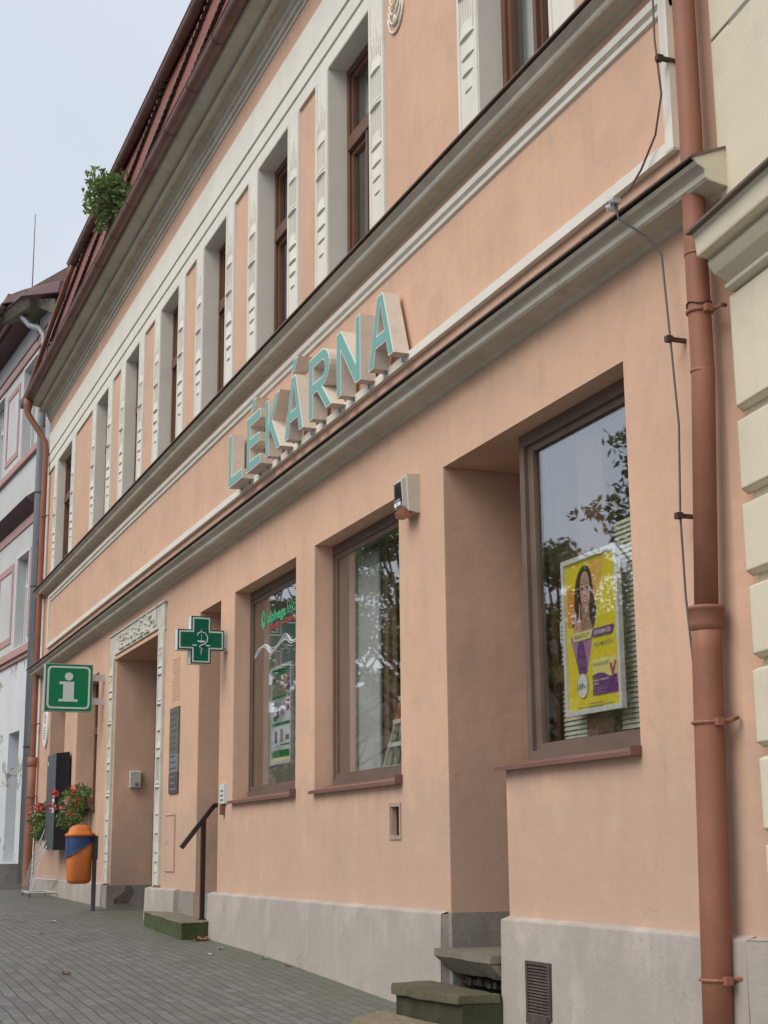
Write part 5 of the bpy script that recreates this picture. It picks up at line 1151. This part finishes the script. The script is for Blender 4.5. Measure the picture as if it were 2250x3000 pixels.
for k in range(14):
    t = k * .45; mb.tube([(-21.5, -.48, 10.78), (-21.5 - .2 * math.cos(t), -.55 - .08 * math.sin(t), 11.2), (-21.6 - .5 * math.cos(t), -.62 - .25 * math.sin(t * 1.7), 11.6 + .25 * math.sin(t * 2.1))], [.014, .009, .004], 5)
mb.build('stem', 'bark', GB)

# ------------------------------------------------------------------ trees across the street (mirrored in the shop glass)
def tree(x, y, h, r, label, seed, n=9000, low=0.35):
    z0 = -.2; T_ = thing('street_tree', (x, y, z0), label, 'tree', 'trees across the street'); rnd = random.Random(seed)
    mb = MB(); mb.smooth = True; mb.tube([(x, y, z0), (x + .05, y, z0 + h * .25), (x - .05, y + .05, z0 + h * .55), (x, y, z0 + h * .85)], [.22, .17, .11, .04], 10); cl = []
    for k in range(26):
        a_ = k * 2.4; t = low + (1 - low) * (k + .5) / 26; rr = r * math.sin(min(1, (1.05 - t) / (1 - low) * 1.35) * math.pi / 2) * rnd.uniform(.75, 1.1)
        ex, ey, ez = x + rr * math.cos(a_), y + rr * math.sin(a_), z0 + h * t + rr * .15
        mb.tube([(x, y, z0 + h * t * .72), ((x + ex) / 2, (y + ey) / 2, z0 + h * t * .85), (ex, ey, ez)], [.07, .045, .012], 6)
        for f_ in (.45, .7, .9, 1.05):
            cl.append((x + (ex - x) * f_ + rnd.uniform(-.35, .35), y + (ey - y) * f_ + rnd.uniform(-.35, .35), ez - .3 * (1 - f_) + rnd.uniform(-.3, .3), rnd.uniform(.3, .75), rnd.uniform(.3, .75), rnd.uniform(.2, .5)))
    mb.build('trunk', 'bark', T_); foliage('crown', cl, n, .11, 'leaf', T_, seed)
tree(-25.9, -12.3, 11.4, 2.5, 'tall leafy linden across the street, nearest to the shop with the poster', 41, 6500)
tree(-32.5, -12.6, 8.9, 2.9, 'shorter round linden across the street, second from the shop', 42)
tree(-41.5, -12.2, 13.0, 3.3, 'broad linden across the street, third from the shop', 43, 9000, .5)
tree(-49.0, -12.8, 12.6, 3.4, 'wide dark linden across the street, fourth from the shop', 44, 9000, .42)
tree(-57.5, -12.4, 14.0, 3.9, 'tallest dense linden across the street, farthest from the shop', 45, 13000, .12)
# unseen house opposite; length, height and colour shaped for the shop glass reflections
HS = thing('house', (-60, -22, 0), 'long plain brown house out of view behind the lindens, shaped for the glass reflections', 'building')
mb = MB(); wall_grid(mb, -150, -20, -.3, 8.0, [(-24 - k * 3.2 - 1.1, -24 - k * 3.2, z_, z_ + 1.8, .2) for k in range(38) for z_ in (1.3, 5.0)], y=0)
mb.v = [(x, -22 - y, z) for x, y, z in mb.v]; mb.box(-150, -20, -30, -22.25, -.3, 8.0); mb.build('wall', surf('brown_house_wall', (0.34, 0.30, 0.25), 0.9, 0.1), HS)
mb = MB(); mb.add([(-150.5, -21.5, 7.9), (-19.5, -21.5, 7.9), (-19.5, -26, 11.0), (-150.5, -26, 11.0), (-19.5, -30.5, 7.9), (-150.5, -30.5, 7.9)], [(0, 1, 2, 3), (3, 2, 4, 5), (1, 4, 2), (0, 3, 5)]); mb.build('roof', 'tile', HS)

# ------------------------------------------------------------------ neighbour on the left
th = rad(4.1); C_, S_ = math.cos(th), math.sin(th); LX, LY = -30.7, 0.0
def LT(s, n, z): return (LX - C_ * s + S_ * n, LY - S_ * s - C_ * n, z)     # s along the front, n out to the street
LBD = thing('neighbour_building', (-34, 0, .8), 'pale blue grey building with dusty pink window borders and peeling plaster at the far left', 'building')
def lm(): return MB(LT)
mb = lm(); 
def lwall(z0, z1, holes, mat, name):
    mb = lm(); tmp = MB(); wall_grid(tmp, -.6, 22, z0, z1, holes); mb.add([(x, -y, z) for x, y, z in tmp.v], tmp.f); return mb.build(name, mat, LBD, norm=False)
lh = []
for k in range(5): s0 = 1.22 + k * 3.5; lh += [(s0, s0 + 1.35, 10.15, 12.3, .28), (s0, s0 + 1.15, 5.88, 7.87, .28)]
lwall(5.62, 13.35, lh, 'bluewall', 'wall')
lwall(0.3, 5.62, [(1.45, 2.5, 1.35, 4.05, .35), (5.5, 6.6, 2.2, 4.0, .3), (9.5, 10.6, 2.2, 4.0, .3)], 'peel', 'ground_floor_wall')
mb = lm(); mb.box(-.6, 22, -9, -.6, .3, 13.3); mb.build('inner_block', 'room', LBD)
mb = lm(); mb.box(1.45, 2.5, -.42, -.34, 1.2, 4.1); mb.build('niche', 'greyreveal', LBD)
def ring(mb, s0, s1, z0, z1, w, n0, n1):
    mb.box(s0, s0 + w, n0, n1, z0, z1); mb.box(s1 - w, s1, n0, n1, z0, z1); mb.box(s0 + w, s1 - w, n0, n1, z0, z0 + w); mb.box(s0 + w, s1 - w, n0, n1, z1 - w, z1)
def border(s0, s1, z0, z1, w, t=.02, mt='pinktrim', nm='pink_border'):
    mb = lm(); ring(mb, s0, s1, z0, z1, w, 0, t); mb.build(nm, mt, LBD)
for k in range(5):
    s0 = k * 3.5
    border(s0 + 2.95, s0 + 4.35, 10.4, 12.15, .13); border(s0 + 2.75, s0 + 4.35, 6.05, 7.85, .15)
border(.2, .98, 10.4, 12.15, .13); border(.2, 1.05, 6.0, 7.9, .15)
for n1, z0, z1 in ((.05, 12.42, 12.56), (.04, 12.7, 12.76), (.08, 10.0, 10.14), (.03, 8.44, 8.62), (.1, 5.64, 5.80), (.05, 5.55, 5.639)):
    mb = lm(); mb.box(.36, 22, 0, n1, z0, z1); mb.build('pink_band', 'pinktrim', LBD)
for k in range(5):
    s0 = 1.22 + k * 3.5
    border(s0 - .08, s0 + 1.43, 10.145, 12.38, .07, .015, 'whitetrim', 'window_surround'); border(s0 - .08, s0 + 1.23, 5.81, 7.95, .07, .015, 'whitetrim', 'window_surround')
mb = lm(); mb.add([(.42, 0, 9.08), (22, 0, 9.08), (22, .3, 8.86), (.42, .3, 8.86), (.42, 0, 8.66), (22, 0, 8.66), (22, .28, 8.84), (.42, .28, 8.84)], [(0, 1, 2, 3), (4, 5, 6, 7), (3, 2, 6, 7), (0, 3, 7, 4)]); mb.build('string_cornice', 'browneave', LBD)
for k in range(5):
    for (wd_, z0, z1) in ((1.35, 10.15, 12.3), (1.15, 5.88, 7.87)):
        s0 = 1.22 + k * 3.5; mb = lm(); ring(mb, s0 + .02, s0 + wd_ - .02, z0 + .02, z1 - .02, .07, -.26, -.18); mb.box(s0 + wd_ / 2 - .05, s0 + wd_ / 2 + .05, -.25, -.17, z0 + .1, z1 - .1); mb.box(s0 + .1, s0 + wd_ - .1, -.245, -.175, z1 - .65, z1 - .57)
        w = mb.build('window', 'whitewin', LBD); mb = lm(); mb.box(s0 + .05, s0 + wd_ - .05, -.235, -.23, z0 + .05, z1 - .05); mb.build('pane', 'glassup', w)
        mb = lm(); mb.box(s0, s0 + wd_, -.5, -.45, z0, z1); mb.build('curtain', 'curtain', w)
mb = lm(); mb.box(.62, .70, 0, .03, 8.95, 9.9); mb.build('wall_stain_pipe', 'cable', LBD); mb = lm(); mb.box(1.25, 1.33, 0, .03, 12.6, 13.25); mb.build('wall_stain_pipe', 'cable', LBD)
# eave
mb = lm(); mb.box(1.6, 22, 0, .48, 13.28, 13.36); mb.box(1.6, 22, .0, .40, 13.2, 13.28); mb.build('eave_soffit', 'browneave', LBD)
mb = lm(); mb.box(2.3, 22, .48, .54, 13.26, 13.40); mb.build('eave_board', 'pinktrim', LBD)
mb = lm(); mb.box(2.0, 22, .54, .72, 13.30, 13.44); mb.tube([(1.5, .76, 13.42), (22, .76, 13.42)], .07, 10); mb.build('eave_gutter', 'browneave', LBD)
mb = lm()
mb.hexa([(.1, 0, 12.98), (2.3, 0, 13.25), (2.3, .62, 13.27), (.1, .45, 12.98)], [(-.2, 0, 13.25), (2.3, 0, 13.42), (2.3, .70, 13.42), (-.2, .62, 13.2)])
mb.hexa([(-1.9, 0, 12.1), (.1, 0, 12.98), (.1, .3, 12.98), (-1.9, .3, 12.1)], [(-1.9, 0, 12.45), (.0, 0, 13.1), (.0, .4, 13.1), (-1.9, .4, 12.45)])
mb.box(.2, 1.0, .02, .55, 12.75, 13.0) if False else None
mb.build('crumbling_corner', 'rotten', LBD)
mb = lm(); mb.hexa([(2.2, .1, 13.42), (2.2, .72, 13.42), (.1, .66, 13.17), (-2.4, .45, 12.4), (-2.4, .1, 12.4), (.1, .1, 13.2)], [(1.5, .1, 13.70), (1.5, .66, 13.68), (.2, .60, 13.36), (-2.4, .4, 12.66), (-2.4, .1, 12.66), (.2, .1, 13.4)]); mb.build('corner_flashing', 'browneave', LBD)
mb = lm(); mb.add([(1.5, .8, 13.45), (22, .8, 13.45), (22, -5, 18), (1.5, -5, 18), (-.5, -2, 14), (-2.4, .1, 12.5)], [(0, 1, 2, 3), (0, 3, 4), (0, 4, 5)]); mb.build('roof', 'tile', LBD)
mb = lm(); mb.box(7.2, 8.4, -1.5, -.4, 14.6, 15.9); mb.build('chimney', 'rotten', LBD)
mb = lm(); mb.tube([(-.45, .55, 13.2), (-.43, .55, 14.85)], [.014, .008], 6); mb.build('antenna', 'cable', LBD)
mb = lm(); mb.smooth = True
mb.tube([(1.25, .42, 13.3), (1.1, .38, 13.05), (.85, .30, 12.8), (.45, .16, 12.62), (.28, .10, 12.42), (.26, .09, 12.1), (.26, .09, .95)], [.085, .075, .065, .065, .065, .065, .065], 14); D3 = mb.build('downpipe', 'bluepipe', LBD)
for z in (12.15, 11.4, 8.9, 6.9, 3.6):
    mb = lm(); mb.lathe((.26, .09, z), [(.074, 0), (.074, .03)], 14); mb.build('pipe_clamp', 'clip', D3)
mb = lm(); mb.box(1.3, 4.2, 0, .75, .6, 1.02); mb.box(1.3, 3.6, 0, .45, 1.02, 1.28); mb.build('entrance_steps', 'mossstep', LBD)
mb = lm(); mb.box(.5, 1.25, 0, .5, .6, 1.32); mb.build('step_cheek', 'plinthdark', LBD)

# ------------------------------------------------------------------ neighbour on the right
ph = rad(7.4); RC, RS = math.cos(ph), math.sin(ph)
def RT(s, n, z): return (-6.2 + RC * s - RS * n, -.05 - RS * s - RC * n, z)
def rm(): return MB(RT)
RB = thing('neighbour_building', (-4, -.2, 0), 'cream rusticated building with a heavy moulded cornice at the right edge', 'building')
mb = rm(); mb.box(0.0, 14, -8, -.045, -.5, 11); mb.build('wall', 'pink', RB)
mb = rm(); R8 = random.Random(9); z = -.2; hts = [(4.25, 4.40)]
zs = [3.73, 3.285, 2.855, 2.43, 1.99, 1.57, 1.13, .69, .25, -.2]
tops = [4.38] + [q - .04 for q in zs[:-1]]
for zt, zb in zip(tops, zs):
    k = R8.uniform(-.012, .012)
    mb.hexa([(-.085 + k, -.05, zb), (14, -.05, zb), (14, -.05, zt), (-.085 + k, -.05, zt)], [(-.062 + k, .0, zb + .022), (14, .0, zb + .022), (14, .0, zt - .022), (-.062 + k, .0, zt - .022)])
mb.build('rustication', 'cream', RB)
mb = rm(); mb.box(-.03, 14, -.0445, -.0440, -.5, 4.4); mb.build('joint_backing', surf('shaded_cream_joint', (0.42, 0.37, 0.27), 0.9, 0.15), RB)
def rz(zw, p): return 1.5 + (zw - 1.5) * (4.0 - p) / 4.0
prof = [(-.02, 4.37), (.02, 4.375), (.04, 4.385), (.045, 4.405), (.025, 4.415), (.05, 4.43), (.10, 4.46), (.125, 4.495), (.135, 4.52), (.12, 4.53), (.12, 4.545), (.19, 4.55), (.195, 4.565), (.205, 4.66), (.22, 4.675), (-.02, 4.74)]
mb = rm(); n = len(prof); sx0 = -.025
mb.add([(sx0, p, z) for p, z in prof] + [(14, p, z) for p, z in prof], [(k, (k + 1) % n, n + (k + 1) % n, n + k) for k in range(n)] + [tuple(range(n))])
mb.add([(sx0, p, z) for p, z in prof] + [(sx0, -.35, z) for p, z in prof], [(k, k + 1, n + k + 1, n + k) for k in range(n - 1)])
mb.build('cornice', 'cream', RB)
mb = rm(); mb.add([(-.04, .25, 4.69), (14, .25, 4.69), (14, 0, 4.80), (-.06, 0, 4.80), (-.04, .25, 4.675), (14, .25, 4.675), (14, .19, 4.68), (-.04, .19, 4.68)], [(0, 1, 2, 3), (0, 1, 5, 4), (4, 5, 6, 7), (0, 3, 7, 4)]); mb.build('cornice_flashing', 'flash', RB)
mb = rm(); mb.box(-.09, 14, -.05, 0, 4.70, 5.86); mb.box(-.06, 14, -.05, -.01, 5.86, 5.88); mb.box(-.09, 14, -.05, .0, 5.88, 11); mb.build('upper_wall', 'cream', RB)
mb = rm(); mb.box(.12, 14, .0001, .0015, 5.855, 5.875); mb.build('groove', 'plinthdark', RB)

# ------------------------------------------------------------------ scraps on the pavement
R9 = random.Random(77)
def scrap(x, y, size, mat, label, cat='leaf'):
    g_ = gz(x) + .006; n_ = 9; pts = [(x + size * R9.uniform(.55, 1) * math.cos(2 * math.pi * k / n_), y + size * R9.uniform(.4, .8) * math.sin(2 * math.pi * k / n_), g_ + R9.uniform(0, size * .35)) for k in range(n_)]
    mb = MB(); mb.add([(x, y, g_ + size * .1)] + pts + [(x, y, g_ + size * .1 + .002)] + [(a, b, c + .002) for a, b, c in pts], [(0, 1 + k, 1 + (k + 1) % n_) for k in range(n_)] + [(n_ + 1, n_ + 2 + k, n_ + 2 + (k + 1) % n_) for k in range(n_)])
    return solo(mb, 'dry_leaf' if cat == 'leaf' else 'litter', mat, label, cat)
scrap(-16.5, -.17, .12, 'dryleaf', 'crumpled brown leaf in the corner between the mossy step and the plinth')
scrap(-16.42, -.27, .07, 'dryleaf', 'small curled brown leaf just off the mossy step corner')
scrap(-15.3, -.30, .055, 'paleleaf', 'pale scrap of paper on the mossy paving under the left window', 'litter')
scrap(-14.75, -.55, .045, 'paleleaf', 'pale scrap of paper a little way out from the plinth', 'litter')
scrap(-14.2, -.17, .05, 'paleleaf', 'white scrap lying tight against the plinth', 'litter')
scrap(-12.1, -.72, .022, 'white2', 'tiny white scrap alone on the grey paving near the mossy stone step', 'litter')
scrap(-13.6, -2.15, .06, 'dryleaf', 'yellow brown leaf in the middle of the foreground paving')
scrap(-17.9, -1.7, .05, 'plaqueC', 'dark dry leaf on the paving in front of the mossy block step')
scrap(-19.9, -1.25, .06, 'paleleaf', 'pale dry leaf on the paving in front of the portal')
scrap(-13.55, -.14, .05, 'dryleaf', 'small brown leaf caught at the foot of the plinth')
